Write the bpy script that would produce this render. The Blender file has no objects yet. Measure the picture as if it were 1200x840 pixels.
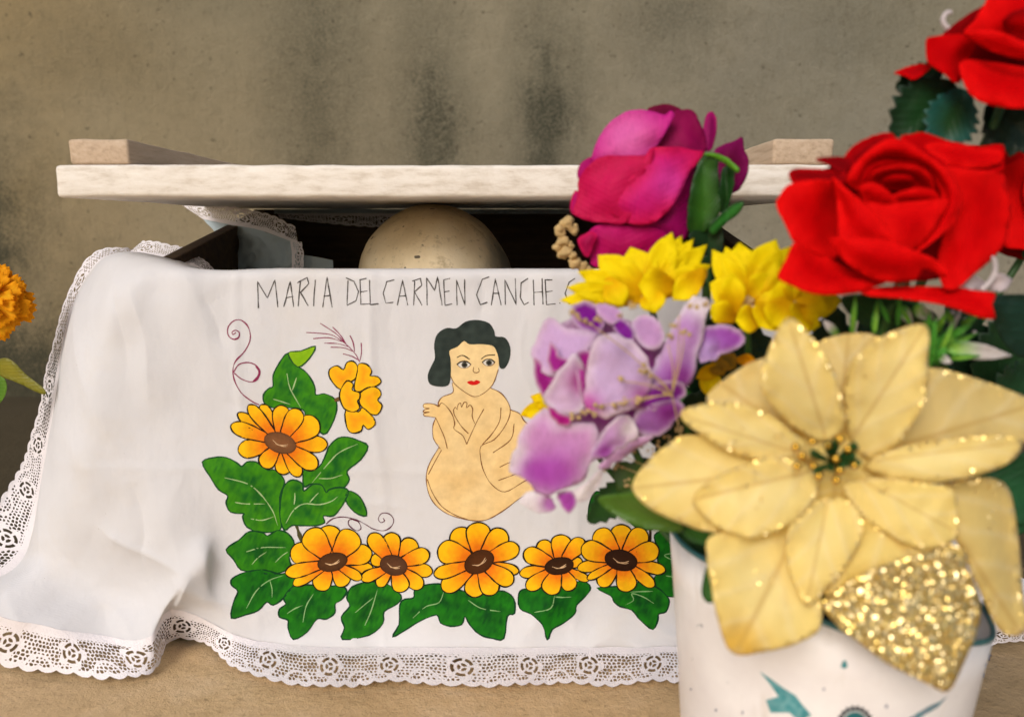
import bpy, bmesh, math, random
import numpy as np
from mathutils import Vector, noise, geometry
from mathutils.bvhtree import BVHTree

random.seed(7)
R = math.radians
S = bpy.context.scene
COL = S.collection

# ------------------------------------------------------------------ camera, world, sun, exposure
F = 933.0                       # focal length in photo pixels (1200 wide)
H = 0.321                       # camera height above the slab
PITCH = math.atan(154 / F)
cam_d = bpy.data.cameras.new('camera')
cam = bpy.data.objects.new('camera', cam_d)
COL.objects.link(cam)
cam.location = (0, 0, H)
cam.rotation_euler = (math.pi / 2 - PITCH, 0, 0)
cam_d.sensor_width = 36
cam_d.lens = 36 * F / 1200
cam_d.clip_start = 0.01
cam_d.clip_end = 100
cam_d.dof.use_dof = True
cam_d.dof.focus_distance = 0.65
cam_d.dof.aperture_fstop = 6.0
S.camera = cam

SUN_AZ = R(204)
SUN_EL = R(33)
w = bpy.data.worlds.new('World')
S.world = w
w.use_nodes = True
nt = w.node_tree
sky = nt.nodes.new('ShaderNodeTexSky')
sky.sky_type = 'NISHITA'
sky.sun_disc = False
sky.sun_elevation = SUN_EL
sky.sun_rotation = SUN_AZ
sky.dust_density = 4.0
sky.ozone_density = 0.6
nt.links.new(sky.outputs[0], nt.nodes['Background'].inputs[0])
nt.nodes['Background'].inputs[1].default_value = 0.095
sun_d = bpy.data.lights.new('sun', 'SUN')
sun_d.energy = 1.4
sun_d.angle = R(24)
sun_d.color = (1.0, 0.99, 0.98)
sun = bpy.data.objects.new('sun', sun_d)
COL.objects.link(sun)
to_sun = Vector((math.sin(SUN_AZ) * math.cos(SUN_EL), math.cos(SUN_AZ) * math.cos(SUN_EL), math.sin(SUN_EL)))
sun.rotation_euler = to_sun.to_track_quat('Z', 'Y').to_euler()
sun.location = (-1, -2, 3)
vs = S.view_settings
vs.view_transform = 'Standard'
vs.look = 'None'
vs.gamma = 1
vs.use_curve_mapping = False
vs.exposure = 0.12

# ------------------------------------------------------------------ helpers
CAMP = Vector((0, 0, H))
CP, SP = math.cos(PITCH), math.sin(PITCH)

def ray(px, py):
    r = (px - 600) / F
    u = -(py - 420) / F
    return Vector((r, CP + u * SP, -SP + u * CP))

def at(px, py, y):              # point on the pixel's ray at world depth y
    d = ray(px, py)
    return CAMP + d * (y / d.y)

def on_floor(px, py, z=0.0):
    d = ray(px, py)
    return CAMP + d * ((z - H) / d.z)

def lin(c):
    if isinstance(c, str):
        c = [int(c[i:i + 2], 16) / 255 for i in (0, 2, 4)]
    return tuple(x / 12.92 if x <= 0.04045 else ((x + 0.055) / 1.055) ** 2.4 for x in c)

def mixc(a, b, t):
    return tuple(a[i] + (b[i] - a[i]) * t for i in range(3))

def cv(pts, ox, oy, s):         # enlarged-crop coordinates -> photo pixels (third value kept)
    return [(ox + p[0] / s, oy + p[1] / s) + tuple(p[2:]) for p in pts]

def crom(pts, n, closed=False): # Catmull-Rom through points of any dimension
    P = np.array(pts, float)
    m = len(P)
    out = []
    rng = range(m) if closed else range(m - 1)
    for i in rng:
        if closed:
            p0, p1, p2, p3 = P[(i - 1) % m], P[i], P[(i + 1) % m], P[(i + 2) % m]
        else:
            p1, p2 = P[i], P[i + 1]
            p0 = P[i - 1] if i > 0 else 2 * p1 - p2
            p3 = P[i + 2] if i + 2 < m else 2 * p2 - p1
        for k in range(n):
            t = k / n
            out.append(0.5 * (2 * p1 + (p2 - p0) * t + (2 * p0 - 5 * p1 + 4 * p2 - p3) * t * t + (3 * p1 - p0 - 3 * p2 + p3) * t ** 3))
    if not closed:
        out.append(P[-1])
    return np.array(out)

def tag(o, label, cat, group=None):
    o['label'] = label
    o['category'] = cat
    if group:
        o['group'] = group
    return o

def thing(name, label, cat, loc=(0, 0, 0), group=None):
    o = bpy.data.objects.new(name, None)
    o.empty_display_size = 0.01
    COL.objects.link(o)
    o.location = loc
    return tag(o, label, cat, group)

def root_loc(o):
    while o.parent:
        o = o.parent
    return Vector(o.location)

def mesh(name, verts, faces, mat, parent=None, loc=None, smooth=True, cols=None, uvs=None, attr=None, solid=0):
    off = root_loc(parent) if parent else Vector(loc or (0, 0, 0))
    V = np.array([tuple(v) for v in verts], float) - np.array(off)
    me = bpy.data.meshes.new(name)
    me.from_pydata(V.tolist(), [], [tuple(int(i) for i in f) for f in faces])
    if smooth:
        me.polygons.foreach_set('use_smooth', [True] * len(me.polygons))
    if cols is not None:
        a = me.color_attributes.new('col', 'FLOAT_COLOR', 'POINT')
        c = np.ones((len(V), 4))
        c[:, :3] = np.array(cols, float)
        a.data.foreach_set('color', c.ravel())
    if uvs is not None:
        ul = me.uv_layers.new(name='uv')
        li = np.empty(len(me.loops), int)
        me.loops.foreach_get('vertex_index', li)
        ul.data.foreach_set('uv', np.array(uvs, float)[li].ravel())
    if attr is not None:
        a = me.attributes.new(attr[0], 'FLOAT', 'POINT')
        a.data.foreach_set('value', np.array(attr[1], float))
    me.materials.append(mat)
    me.update()
    o = bpy.data.objects.new(name, me)
    COL.objects.link(o)
    if parent:
        o.parent = parent
    else:
        o.location = off
    if solid:
        m = o.modifiers.new('thickness', 'SOLIDIFY')
        m.thickness = solid
        m.offset = 0
    return o

def box_geo(x0, x1, y0, y1, z0, z1, nx=1, ny=1, nz=1, jit=0, bev=0):
    bm = bmesh.new()
    bmesh.ops.create_cube(bm, size=1)
    for v in bm.verts:
        v.co = Vector((x0 + (v.co.x + .5) * (x1 - x0), y0 + (v.co.y + .5) * (y1 - y0), z0 + (v.co.z + .5) * (z1 - z0)))
    if bev:
        bmesh.ops.bevel(bm, geom=bm.edges[:], offset=bev, segments=3, affect='EDGES', profile=.5)
    if nx > 1:
        for ax, n, a, b in ((0, nx, x0, x1), (1, ny, y0, y1), (2, nz, z0, z1)):
            for k in range(1, n):
                p = [0, 0, 0]; p[ax] = a + (b - a) * k / n
                nn = [0, 0, 0]; nn[ax] = 1
                bmesh.ops.bisect_plane(bm, geom=bm.verts[:] + bm.edges[:] + bm.faces[:], plane_co=p, plane_no=nn)
    if jit:
        for v in bm.verts:
            v.co += noise.noise_vector(v.co * 60) * jit + noise.noise_vector(v.co * 14) * jit
    bm.verts.index_update()
    V = [v.co.copy() for v in bm.verts]
    Fc = [[v.index for v in f.verts] for f in bm.faces]
    bm.free()
    return V, Fc

def tube_geo(pts, r0, r1=None, n=8, sub=6, base=0):
    r1 = r0 if r1 is None else r1
    P = crom(pts, sub)
    V, Fc = [], []
    m = len(P)
    up = Vector((0.3, 0.9, 0.2)).normalized()
    for i in range(m):
        t = Vector(P[min(i + 1, m - 1)] - P[max(i - 1, 0)]).normalized()
        a = t.cross(up)
        if a.length < .05:
            a = t.cross(Vector((1, 0, 0)))
        a.normalize()
        b = t.cross(a)
        rr = r0 + (r1 - r0) * i / (m - 1)
        for k in range(n):
            th = 2 * math.pi * k / n
            V.append(Vector(P[i]) + (a * math.cos(th) + b * math.sin(th)) * rr)
    for i in range(m - 1):
        for k in range(n):
            Fc.append([base + i * n + k, base + i * n + (k + 1) % n, base + (i + 1) * n + (k + 1) % n, base + (i + 1) * n + k])
    Fc.append([base + k for k in range(n)][::-1])
    Fc.append([base + (m - 1) * n + k for k in range(n)])
    return V, Fc

def tube(name, pts, r0, mat, parent, r1=None, n=8, sub=6):
    V, Fc = tube_geo(pts, r0, r1, n, sub)
    return mesh(name, V, Fc, mat, parent)

def ico(c, r, sub=1):
    bm = bmesh.new()
    bmesh.ops.create_icosphere(bm, subdivisions=sub, radius=r)
    bm.verts.index_update()
    V = [v.co + Vector(c) for v in bm.verts]
    Fc = [[v.index for v in f.verts] for f in bm.faces]
    bm.free()
    return V, Fc

def merge(parts):
    V, Fc = [], []
    for v, f in parts:
        b = len(V)
        V += list(v)
        Fc += [[i + b for i in q] for q in f]
    return V, Fc

# ------------------------------------------------------------------ materials
class NT:
    def __init__(self, name):
        self.m = bpy.data.materials.new(name)
        self.m.use_nodes = True
        self.t = self.m.node_tree
        self.b = self.t.nodes['Principled BSDF']
        self.out = self.t.nodes['Material Output']
    def n(self, typ, **kw):
        x = self.t.nodes.new('ShaderNode' + typ)
        for k, v in kw.items():
            if k in x.inputs.keys():
                x.inputs[k].default_value = v
            else:
                setattr(x, k, v)
        return x
    def l(self, a, b):
        self.t.links.new(a, b)
    def coord(self, kind='Object', scale=(1, 1, 1)):
        c = self.n('TexCoord')
        mp = self.n('Mapping')
        mp.inputs['Scale'].default_value = scale
        self.l(c.outputs[kind], mp.inputs[0])
        return mp.outputs[0]
    def noise(self, vec, scale, detail=4, rough=.55):
        x = self.n('TexNoise')
        x.inputs['Scale'].default_value = scale
        x.inputs['Detail'].default_value = detail
        x.inputs['Roughness'].default_value = rough
        if vec is not None:
            self.l(vec, x.inputs['Vector'])
        return x.outputs['Fac']
    def ramp(self, fac, stops):
        x = self.n('ValToRGB')
        e = x.color_ramp.elements
        while len(e) < len(stops):
            e.new(0.5)
        for k, (p, c) in enumerate(stops):
            e[k].position = p
            e[k].color = (*c, 1) if len(c) == 3 else c
        self.l(fac, x.inputs[0])
        return x.outputs[0]
    def val(self, fac, lo, hi, a=0, b=1):
        x = self.n('MapRange')
        x.inputs[1].default_value = lo; x.inputs[2].default_value = hi
        x.inputs[3].default_value = a; x.inputs[4].default_value = b
        self.l(fac, x.inputs[0])
        return x.outputs[0]
    def math(self, op, a, b=None):
        x = self.n('Math', operation=op)
        for i, q in enumerate((a, b)):
            if q is None: continue
            if isinstance(q, (int, float)): x.inputs[i].default_value = q
            else: self.l(q, x.inputs[i])
        return x.outputs[0]
    def mix(self, fac, a, b, mode='MIX'):
        x = self.n('Mix', data_type='RGBA', blend_type=mode)
        for sock, q in ((x.inputs[0], fac), (x.inputs[6], a), (x.inputs[7], b)):
            if isinstance(q, (int, float)): sock.default_value = q
            elif isinstance(q, tuple): sock.default_value = (*q[:3], 1)
            else: self.l(q, sock)
        return x.outputs[2]
    def bump(self, h, strength=.3, dist=.001, prev=None):
        x = self.n('Bump')
        x.inputs['Strength'].default_value = strength
        x.inputs['Distance'].default_value = dist
        self.l(h, x.inputs['Height'])
        if prev is not None: self.l(prev, x.inputs['Normal'])
        return x.outputs[0]
    def base(self, c):
        if isinstance(c, tuple): self.b.inputs['Base Color'].default_value = (*c[:3], 1)
        else: self.l(c, self.b.inputs['Base Color'])
    def set(self, rough=None, normal=None, **kw):
        if rough is not None:
            if isinstance(rough, (int, float)): self.b.inputs['Roughness'].default_value = rough
            else: self.l(rough, self.b.inputs['Roughness'])
        if normal is not None: self.l(normal, self.b.inputs['Normal'])
        for k, v in kw.items():
            self.b.inputs[k].default_value = v
    def translucent(self, col, fac):
        tr = self.n('BsdfTranslucent')
        if isinstance(col, tuple): tr.inputs[0].default_value = (*col, 1)
        else: self.l(col, tr.inputs[0])
        mx = self.n('MixShader')
        mx.inputs[0].default_value = fac
        self.l(self.b.outputs[0], mx.inputs[1])
        self.l(tr.outputs[0], mx.inputs[2])
        self.l(mx.outputs[0], self.out.inputs[0])
        return mx

def mat_wall():
    m = NT('old_plaster')
    v = m.coord()
    n1 = m.noise(v, 2.2, 5, .6)
    n2 = m.noise(v, 260, 3, .6)
    n3 = m.noise(v, 34, 6, .7)
    sep = m.n('SeparateXYZ'); m.l(v, sep.inputs[0])
    X, Z = sep.outputs[0], sep.outputs[2]
    side = m.val(X, -0.9, 0.6)
    c = m.mix(side, lin('8e7d5a'), lin('838074'))
    c = m.mix(m.val(n1, .35, .7, 0, .6), c, lin('938770'))
    c = m.mix(m.val(m.noise(v, 1.1, 3, .5), .45, .65, 0, .45), c, lin('7d7a66'))
    c = m.mix(m.math('MULTIPLY', m.val(n3, .45, .75), .3), c, lin('655b45'))
    c = m.mix(m.math('MULTIPLY', m.val(m.noise(m.coord('Object', (1, 1, .3)), 160, 4, .7), .55, .7), .3), c, lin('574e3a'))
    # mould stains and the dark lower left: each a blotch with a place of its own, broken up by grain
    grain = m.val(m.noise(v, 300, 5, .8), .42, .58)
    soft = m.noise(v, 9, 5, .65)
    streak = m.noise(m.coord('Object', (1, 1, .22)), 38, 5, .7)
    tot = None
    for cx, cz, sx, sz, a in WALL_BLOTCHES:
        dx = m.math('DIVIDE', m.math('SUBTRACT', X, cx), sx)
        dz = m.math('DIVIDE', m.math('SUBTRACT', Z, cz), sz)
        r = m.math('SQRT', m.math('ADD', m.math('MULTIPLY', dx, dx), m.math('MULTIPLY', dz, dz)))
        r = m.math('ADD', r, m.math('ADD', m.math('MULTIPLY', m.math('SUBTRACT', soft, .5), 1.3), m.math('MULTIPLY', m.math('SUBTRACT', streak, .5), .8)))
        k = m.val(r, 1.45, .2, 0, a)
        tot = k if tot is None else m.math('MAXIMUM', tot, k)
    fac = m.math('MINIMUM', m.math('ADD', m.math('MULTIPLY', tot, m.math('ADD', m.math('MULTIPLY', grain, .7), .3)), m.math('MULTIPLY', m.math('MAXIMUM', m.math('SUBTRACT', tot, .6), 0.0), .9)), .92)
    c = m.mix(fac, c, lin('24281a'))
    specks = m.math('MAXIMUM', m.val(m.noise(v, 95, 2, .5), .69, .74), m.math('MULTIPLY', m.val(m.noise(v, 330, 3, .6), .62, .69), .5))
    c = m.mix(m.math('MULTIPLY', specks, .6), c, lin('3c3526'))
    m.base(c)
    b = m.bump(n2, .55, .003)
    b = m.bump(n3, .45, .008, b)
    m.set(.92, b)
    return m.m

def mat_floor():
    m = NT('sandy_concrete')
    v = m.coord()
    sep = m.n('SeparateXYZ'); m.l(v, sep.inputs[0])
    n1 = m.noise(v, 14, 6, .65)
    n2 = m.noise(v, 170, 4, .7)
    n3 = m.noise(v, 55, 6, .75)
    c = m.ramp(n1, [(.25, lin('b0946a')), (.5, lin('c8aa80')), (.8, lin('d6bc98'))])
    c = m.mix(m.math('MULTIPLY', m.val(n3, .55, .75), .45), c, lin('8a7048'))
    c = m.mix(m.math('MULTIPLY', m.val(n2, .60, .72), .55), c, lin('7e6743'))
    # slab colour darker towards the back and right
    dark_zone = m.math('MAXIMUM', m.val(m.math('ADD', sep.outputs[1], m.math('MULTIPLY', m.math('SUBTRACT', n1, .5), .3)), .58, .72),
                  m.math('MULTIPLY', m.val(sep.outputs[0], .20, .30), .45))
    c = m.mix(m.math('MULTIPLY', dark_zone, .95), c, lin('302a14'))
    grit = m.val(m.noise(v, 620, 2, .6), .62, .70)
    c = m.mix(m.math('MULTIPLY', grit, .45), c, lin('6d5838'))
    scr = m.val(m.noise(m.coord('Object', (1, 5, 1)), 75, 2, .5), .70, .74)
    c = m.mix(m.math('MULTIPLY', scr, .4), c, lin('6f5c3c'))
    m.base(c)
    b = m.bump(n2, .6, .0025)
    b = m.bump(n3, .5, .004, b)
    m.set(.9, b)
    return m.m

def mat_cloth(name, colr, weave=True):
    m = NT(name)
    v = m.coord()
    n1 = m.noise(v, 25, 4, .6)
    c = m.mix(m.val(n1, .3, .75), colr, tuple(x * .94 for x in colr))
    c = m.mix(m.val(m.noise(v, 7, 5, .65), .52, .75, 0, .35), c, lin('d8cbb4'))
    sp = m.val(m.noise(v, 420, 1, .3), .835, .85)
    c = m.mix(m.math('MULTIPLY', sp, .5), c, lin('8a8078'))
    m.base(c)
    wv = m.n('TexWave', wave_type='BANDS', bands_direction='X'); wv.inputs['Scale'].default_value = 420
    wv.inputs['Distortion'].default_value = 1.5
    m.l(v, wv.inputs[0])
    wz = m.n('TexWave', wave_type='BANDS', bands_direction='Z'); wz.inputs['Scale'].default_value = 420
    wz.inputs['Distortion'].default_value = 1.5
    m.l(v, wz.inputs[0])
    b = m.bump(m.math('ADD', wv.outputs['Fac'], wz.outputs['Fac']), .18, .0003)
    b = m.bump(m.noise(v, 70, 4, .6), .4, .0014, b)
    b = m.bump(m.noise(m.coord('Object', (1, 1, .45)), 26, 4, .6), .35, .004, b)
    m.set(.88, b)
    m.b.inputs['Specular IOR Level'].default_value = .15
    m.translucent(colr, .15)
    return m.m

def mat_lace():
    m = NT('white_lace')
    a = m.n('Attribute', attribute_name='solid')
    v = m.coord()
    m.base(lin('ebe6ea'))
    b = m.bump(m.noise(v, 700, 3, .7), .8, .0010)
    m.set(.85, b)
    tr = m.n('BsdfTransparent')
    mx = m.n('MixShader')
    m.l(m.val(a.outputs['Fac'], .42, .58), mx.inputs[0])
    m.l(tr.outputs[0], mx.inputs[1])
    m.l(m.b.outputs[0], mx.inputs[2])
    m.l(mx.outputs[0], m.out.inputs[0])
    return m.m

def mat_paint():
    m = NT('fabric_paint')
    a = m.n('Attribute', attribute_name='col')
    v = m.coord()
    n = m.noise(v, 120, 4, .6)
    n2 = m.noise(v, 700, 2, .6)
    c = m.mix(m.val(n, .35, .7, .0, .5), a.outputs['Color'], m.mix(1.0, a.outputs['Color'], (.66, .62, .6), 'MULTIPLY'))
    m.base(c)
    m.set(.7, m.bump(n2, .25, .0003))
    m.b.inputs['Specular IOR Level'].default_value = .12
    return m.m

def mat_petal(name, rough=.6, trans=.2, vein=.0, sheen=.0, spec=.3):
    m = NT(name)
    a = m.n('Attribute', attribute_name='col')
    v = m.coord()
    n = m.noise(v, 130, 4, .6)
    c = m.mix(m.val(n, .3, .75, 0, .3), a.outputs['Color'], m.mix(1.0, a.outputs['Color'], (.68, .62, .62), 'MULTIPLY'))
    uv = m.n('UVMap', uv_map='uv')
    sep = m.n('SeparateXYZ'); m.l(uv.outputs[0], sep.inputs[0])
    au = m.math('ABSOLUTE', sep.outputs[0])
    mpu = m.n('Mapping'); mpu.inputs['Scale'].default_value = (9, 1.6, 1); m.l(uv.outputs[0], mpu.inputs[0])
    streak = m.val(m.noise(mpu.outputs[0], 2.2, 5, .65), .5, .72, 0, .45)
    c = m.mix(streak, c, m.mix(1.0, c, (.55, .45, .5), 'MULTIPLY'))
    m.base(c)
    st = m.math('SINE', m.math('MULTIPLY', m.math('SUBTRACT', sep.outputs[1], m.math('MULTIPLY', au, .55)), 46))
    b = m.bump(m.math('POWER', m.val(st, -1, 1), 4), vein, .0012)
    b = m.bump(m.noise(v, 1400, 2, .6), .4, .0004, b)
    b = m.bump(m.noise(v, 60, 4, .6), .25, .0012, b)
    m.set(rough, b)
    m.b.inputs['Sheen Weight'].default_value = sheen
    m.b.inputs['Specular IOR Level'].default_value = spec
    if trans:
        m.translucent(c, trans)
    return m.m

def mat_gold(name, glit):
    m = NT(name)
    v = m.coord()
    a = m.n('Attribute', attribute_name='col')
    ed = m.n('Attribute', attribute_name='edge')       # 0 inside .. 1 on the outline
    uv = m.n('UVMap', uv_map='uv')
    sep = m.n('SeparateXYZ'); m.l(uv.outputs[0], sep.inputs[0])
    au = m.math('ABSOLUTE', sep.outputs[0])
    n = m.noise(v, 90, 4, .6)
    st = m.math('SINE', m.math('ADD', m.math('MULTIPLY', m.math('SUBTRACT', sep.outputs[1], m.math('MULTIPLY', au, .45)), 24), m.math('MULTIPLY', m.noise(v, 28, 3, .6), 5)))
    vein = m.math('POWER', m.val(st, -1, 1), 6)
    c = m.mix(m.val(n, .3, .75, 0, .45), a.outputs['Color'], lin('f7e292'))
    c = m.mix(m.math('MULTIPLY', vein, .25), c, lin('fdf2c8'))
    c = m.mix(m.val(ed.outputs['Fac'], .78, 1.0, 0, .45), c, lin('dcae3c'))
    rib = m.val(au, .06, .0, 0, .5)
    c = m.mix(rib, c, lin('d2ac55'))
    # glitter flakes: cells with a tilt of their own
    vo = m.n('TexVoronoi'); vo.inputs['Scale'].default_value = 1000
    m.l(v, vo.inputs['Vector'])
    sepc = m.n('SeparateColor'); m.l(vo.outputs['Color'], sepc.inputs[0])
    thr = m.math('ADD', m.math('MULTIPLY', m.val(ed.outputs['Fac'], .2, 1.0), .5), m.math('MULTIPLY', m.val(m.noise(v, 45, 3, .6), .60, .8), .4))
    if glit >= 1:
        fl = 1.0
    else:
        fl = m.math('MULTIPLY', m.math('GREATER_THAN', m.math('MULTIPLY', thr, glit * 1.6), sepc.outputs[0]), 1.0)
    geo = m.n('NewGeometry')
    off = m.n('VectorMath', operation='SUBTRACT'); m.l(vo.outputs['Color'], off.inputs[0]); off.inputs[1].default_value = (.5, .5, .5)
    sc = m.n('VectorMath', operation='SCALE'); m.l(off.outputs[0], sc.inputs[0]); sc.inputs['Scale'].default_value = 1.5
    ad = m.n('VectorMath', operation='ADD'); m.l(geo.outputs['Normal'], ad.inputs[0]); m.l(sc.outputs[0], ad.inputs[1])
    nz = m.n('VectorMath', operation='NORMALIZE'); m.l(ad.outputs[0], nz.inputs[0])
    fb = m.n('BsdfPrincipled')
    m.l(m.mix(sepc.outputs[1], lin('ffdc78'), lin('fff3cc')), fb.inputs['Base Color'])
    fb.inputs['Metallic'].default_value = 1.0
    fb.inputs['Roughness'].default_value = .32
    m.l(nz.outputs[0], fb.inputs['Normal'])
    m.base(c)
    b = m.bump(vein, .12, .0014)
    b = m.bump(m.noise(v, 55, 5, .6), .5, .003, b)
    m.set(.6, b, Metallic=.0)
    m.b.inputs['Specular IOR Level'].default_value = .2
    m.b.inputs['Sheen Weight'].default_value = .2
    tr = m.n('BsdfTranslucent'); m.l(c, tr.inputs[0])
    m1 = m.n('MixShader'); m1.inputs[0].default_value = .38
    m.l(m.b.outputs[0], m1.inputs[1]); m.l(tr.outputs[0], m1.inputs[2])
    m2 = m.n('MixShader')
    if isinstance(fl, float): m2.inputs[0].default_value = .8
    else: m.l(m.math('MULTIPLY', fl, .85), m2.inputs[0])
    m.l(m1.outputs[0], m2.inputs[1]); m.l(fb.outputs[0], m2.inputs[2])
    m.l(m2.outputs[0], m.out.inputs[0])
    return m.m

def mat_wood(name, c0, c1, c2, scale=(3, 40, 40), rough=.75):
    m = NT(name)
    v = m.coord('Object', scale)
    vo = m.coord()
    n = m.noise(v, 6, 6, .65)
    n2 = m.noise(vo, 200, 3, .7)
    n3 = m.noise(vo, 22, 5, .65)
    c = m.ramp(n, [(.25, c0), (.5, c1), (.75, c2)])
    c = m.mix(m.val(n3, .60, .74, 0, .6), c, c0)
    m.base(c)
    b = m.bump(n, .4, .0015)
    b = m.bump(n2, .35, .0008, b)
    m.set(rough, b)
    return m.m

def mat_plain(name, c, rough=.6, bscale=300, bstr=.2, var=.25, spec=.5, trans=0):
    m = NT(name)
    v = m.coord()
    n = m.noise(v, bscale * .25, 4, .6)
    cc = m.mix(m.val(n, .3, .7, 0, 1), c, tuple(x * (1 - var) for x in c))
    m.base(cc)
    m.set(rough, m.bump(m.noise(v, bscale, 3, .6), bstr, .0006))
    m.b.inputs['Specular IOR Level'].default_value = spec
    if trans: m.translucent(cc, trans)
    return m.m

def mat_pot():
    m = NT('chipped_white_paint')
    v = m.coord()
    n = m.noise(v, 30, 5, .6)
    c = m.mix(m.val(n, .35, .75), lin('f3f0f0'), lin('e4dfe0'))
    sp = m.val(m.noise(v, 150, 3, .6), .70, .73)
    c = m.mix(m.math('MULTIPLY', sp, .75), c, lin('77808a'))
    st = m.val(m.noise(m.coord('Object', (1, 1, .25)), 60, 4, .6), .60, .75, 0, .35)
    c = m.mix(st, c, lin('b7a68e'))
    m.base(c)
    m.set(.38, m.bump(m.noise(v, 45, 4, .6), .2, .001))
    return m.m

def mat_skull():
    m = NT('old_bone')
    v = m.coord()
    n = m.noise(v, 16, 6, .65)
    n2 = m.noise(v, 190, 4, .7)
    c = m.ramp(n, [(.25, lin('c4af88')), (.5, lin('e0cda8')), (.8, lin('efe3c8'))])
    c = m.mix(m.val(n2, .58, .72, 0, .55), c, lin('7f6c4e'))
    c = m.mix(m.val(m.noise(v, 45, 5, .7), .58, .70, 0, .6), c, lin('8d7750'))
    c = m.mix(m.val(m.noise(v, 130, 1, .4), .74, .77, 0, .9), c, lin('3a2e20'))
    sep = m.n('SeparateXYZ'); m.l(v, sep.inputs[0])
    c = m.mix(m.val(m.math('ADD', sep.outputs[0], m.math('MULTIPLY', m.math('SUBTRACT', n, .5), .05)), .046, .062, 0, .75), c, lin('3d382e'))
    wv = m.n('TexWave', bands_direction='Y'); wv.inputs['Scale'].default_value = 3
    m.base(c)
    m.set(.6, m.bump(n2, .35, .0012))
    return m.m

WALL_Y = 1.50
WALL_BLOTCHES = []
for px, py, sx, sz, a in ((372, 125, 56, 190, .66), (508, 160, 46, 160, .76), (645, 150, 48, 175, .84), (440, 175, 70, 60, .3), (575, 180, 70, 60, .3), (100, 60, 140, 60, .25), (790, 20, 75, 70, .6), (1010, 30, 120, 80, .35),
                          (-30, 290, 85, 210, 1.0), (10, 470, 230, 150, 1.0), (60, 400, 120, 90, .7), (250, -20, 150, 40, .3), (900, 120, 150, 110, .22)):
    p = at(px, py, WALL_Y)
    WALL_BLOTCHES.append((p.x, p.z, sx / F * WALL_Y, sz / F * WALL_Y, a))

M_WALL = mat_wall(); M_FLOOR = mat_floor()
M_CLOTH = mat_cloth('white_cotton', (.775, .775, .805))
M_LINING = mat_cloth('bluish_cotton', lin('bcccd4'))
M_LACE = mat_lace(); M_PAINT = mat_paint()
M_LIDW = mat_wood('weathered_pale_wood', lin('c4b8a8'), lin('e4ddd3'), lin('f0ebe4'), (9, 22, 34))
M_BATTEN = mat_wood('raw_batten_wood', lin('a08a72'), lin('c0a990'), lin('cdb9a2'), (30, 4, 40))
M_BOXW = mat_wood('dark_box_wood', lin('2a1c10'), lin('43301c'), lin('5a452a'), (3, 20, 30))
M_SKULL = mat_skull(); M_POT = mat_pot()
M_TEAL = mat_plain('teal_enamel', lin('2f6f74'), .4)
M_SOIL = mat_plain('dark_soil', lin('1c140c'), .95, 200, .9)
M_RED = mat_petal('red_velvet_petal', .75, .15, .05, .0, .05)
M_MAG = mat_petal('magenta_satin_petal', .6, .2, .15, .0, .15)
M_PURP = mat_petal('purple_satin_petal', .6, .3, .1, .0, .15)
M_YEL = mat_petal('yellow_fabric_petal', .65, .3, .12, 0, .1)
M_LEAF = mat_petal('plastic_leaf', .42, .12, .16, 0, .35)
M_GOLD = mat_gold('gold_satin_petal', .42)
M_GOLDG = mat_gold('gold_glitter_petal', 1.0)
M_STEM = mat_plain('green_stem', lin('2f5a22'), .5)
M_DRY = mat_plain('dried_tan', lin('c9ab74'), .8)
M_WHITEP = mat_plain('white_plastic_petal', lin('dcd2d4'), .5, trans=.2)
M_GBRIGHT = mat_petal('bright_plastic_green', .4, .25, .2, 0, .4)
M_BEAD = NT('gold_bead'); M_BEAD.base(lin('d9ac45')); M_BEAD.set(.25, Metallic=1.0); M_BEAD = M_BEAD.m

# ------------------------------------------------------------------ setting: slab and wall
def grid_plane(name, o, ux, uy, nx, ny, mat, amp, fr):
    V, Fc = [], []
    for j in range(ny + 1):
        for i in range(nx + 1):
            p = Vector(o) + Vector(ux) * (i / nx) + Vector(uy) * (j / ny)
            nrm = Vector(ux).cross(Vector(uy)).normalized()
            p += nrm * noise.fractal(p * fr, 1.0, 2.0, 3) * amp
            V.append(p)
    for j in range(ny):
        for i in range(nx):
            a = j * (nx + 1) + i
            Fc.append([a, a + 1, a + nx + 2, a + nx + 1])
    ob = mesh(name, V, Fc, mat)
    ob['kind'] = 'structure'
    return ob

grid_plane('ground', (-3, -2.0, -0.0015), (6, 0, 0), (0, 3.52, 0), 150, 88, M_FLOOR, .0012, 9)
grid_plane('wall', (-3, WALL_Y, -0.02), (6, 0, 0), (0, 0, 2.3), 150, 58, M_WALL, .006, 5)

# ------------------------------------------------------------------ the wooden bone box
BX0, BX1, BY0, BY1 = -0.283, 0.205, 0.583, 0.900
ZF, ZB = 0.286, 0.3400
box = thing('bone_box', 'dark wooden box under the white painted cloth, holding a skull', 'box', ((BX0 + BX1) / 2, (BY0 + BY1) / 2, 0))
TH = .013
V, Fc = box_geo(BX0, BX1, BY0, BY0 + TH, .014, ZF, bev=.0012); mesh('front_wall', V, Fc, M_BOXW, box, smooth=False)
V, Fc = box_geo(BX0, BX1, BY1 - TH, BY1, .014, ZB, bev=.0012); mesh('back_wall', V, Fc, M_BOXW, box, smooth=False)
for xa in (BX0, BX1 - TH):
    V, Fc = box_geo(xa, xa + TH, BY0 + TH + .001, BY1 - TH - .001, .014, ZF, bev=.0012)
    for v in V:
        if v.z > .2:
            v.z += (ZB - ZF) * (v.y - BY0) / (BY1 - BY0)
    mesh('side_wall', V, Fc, M_BOXW, box, smooth=False)
V, Fc = box_geo(BX0, BX1, BY0, BY1, .001, .013, bev=.001); mesh('bottom_board', V, Fc, M_BOXW, box, smooth=False)

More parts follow.
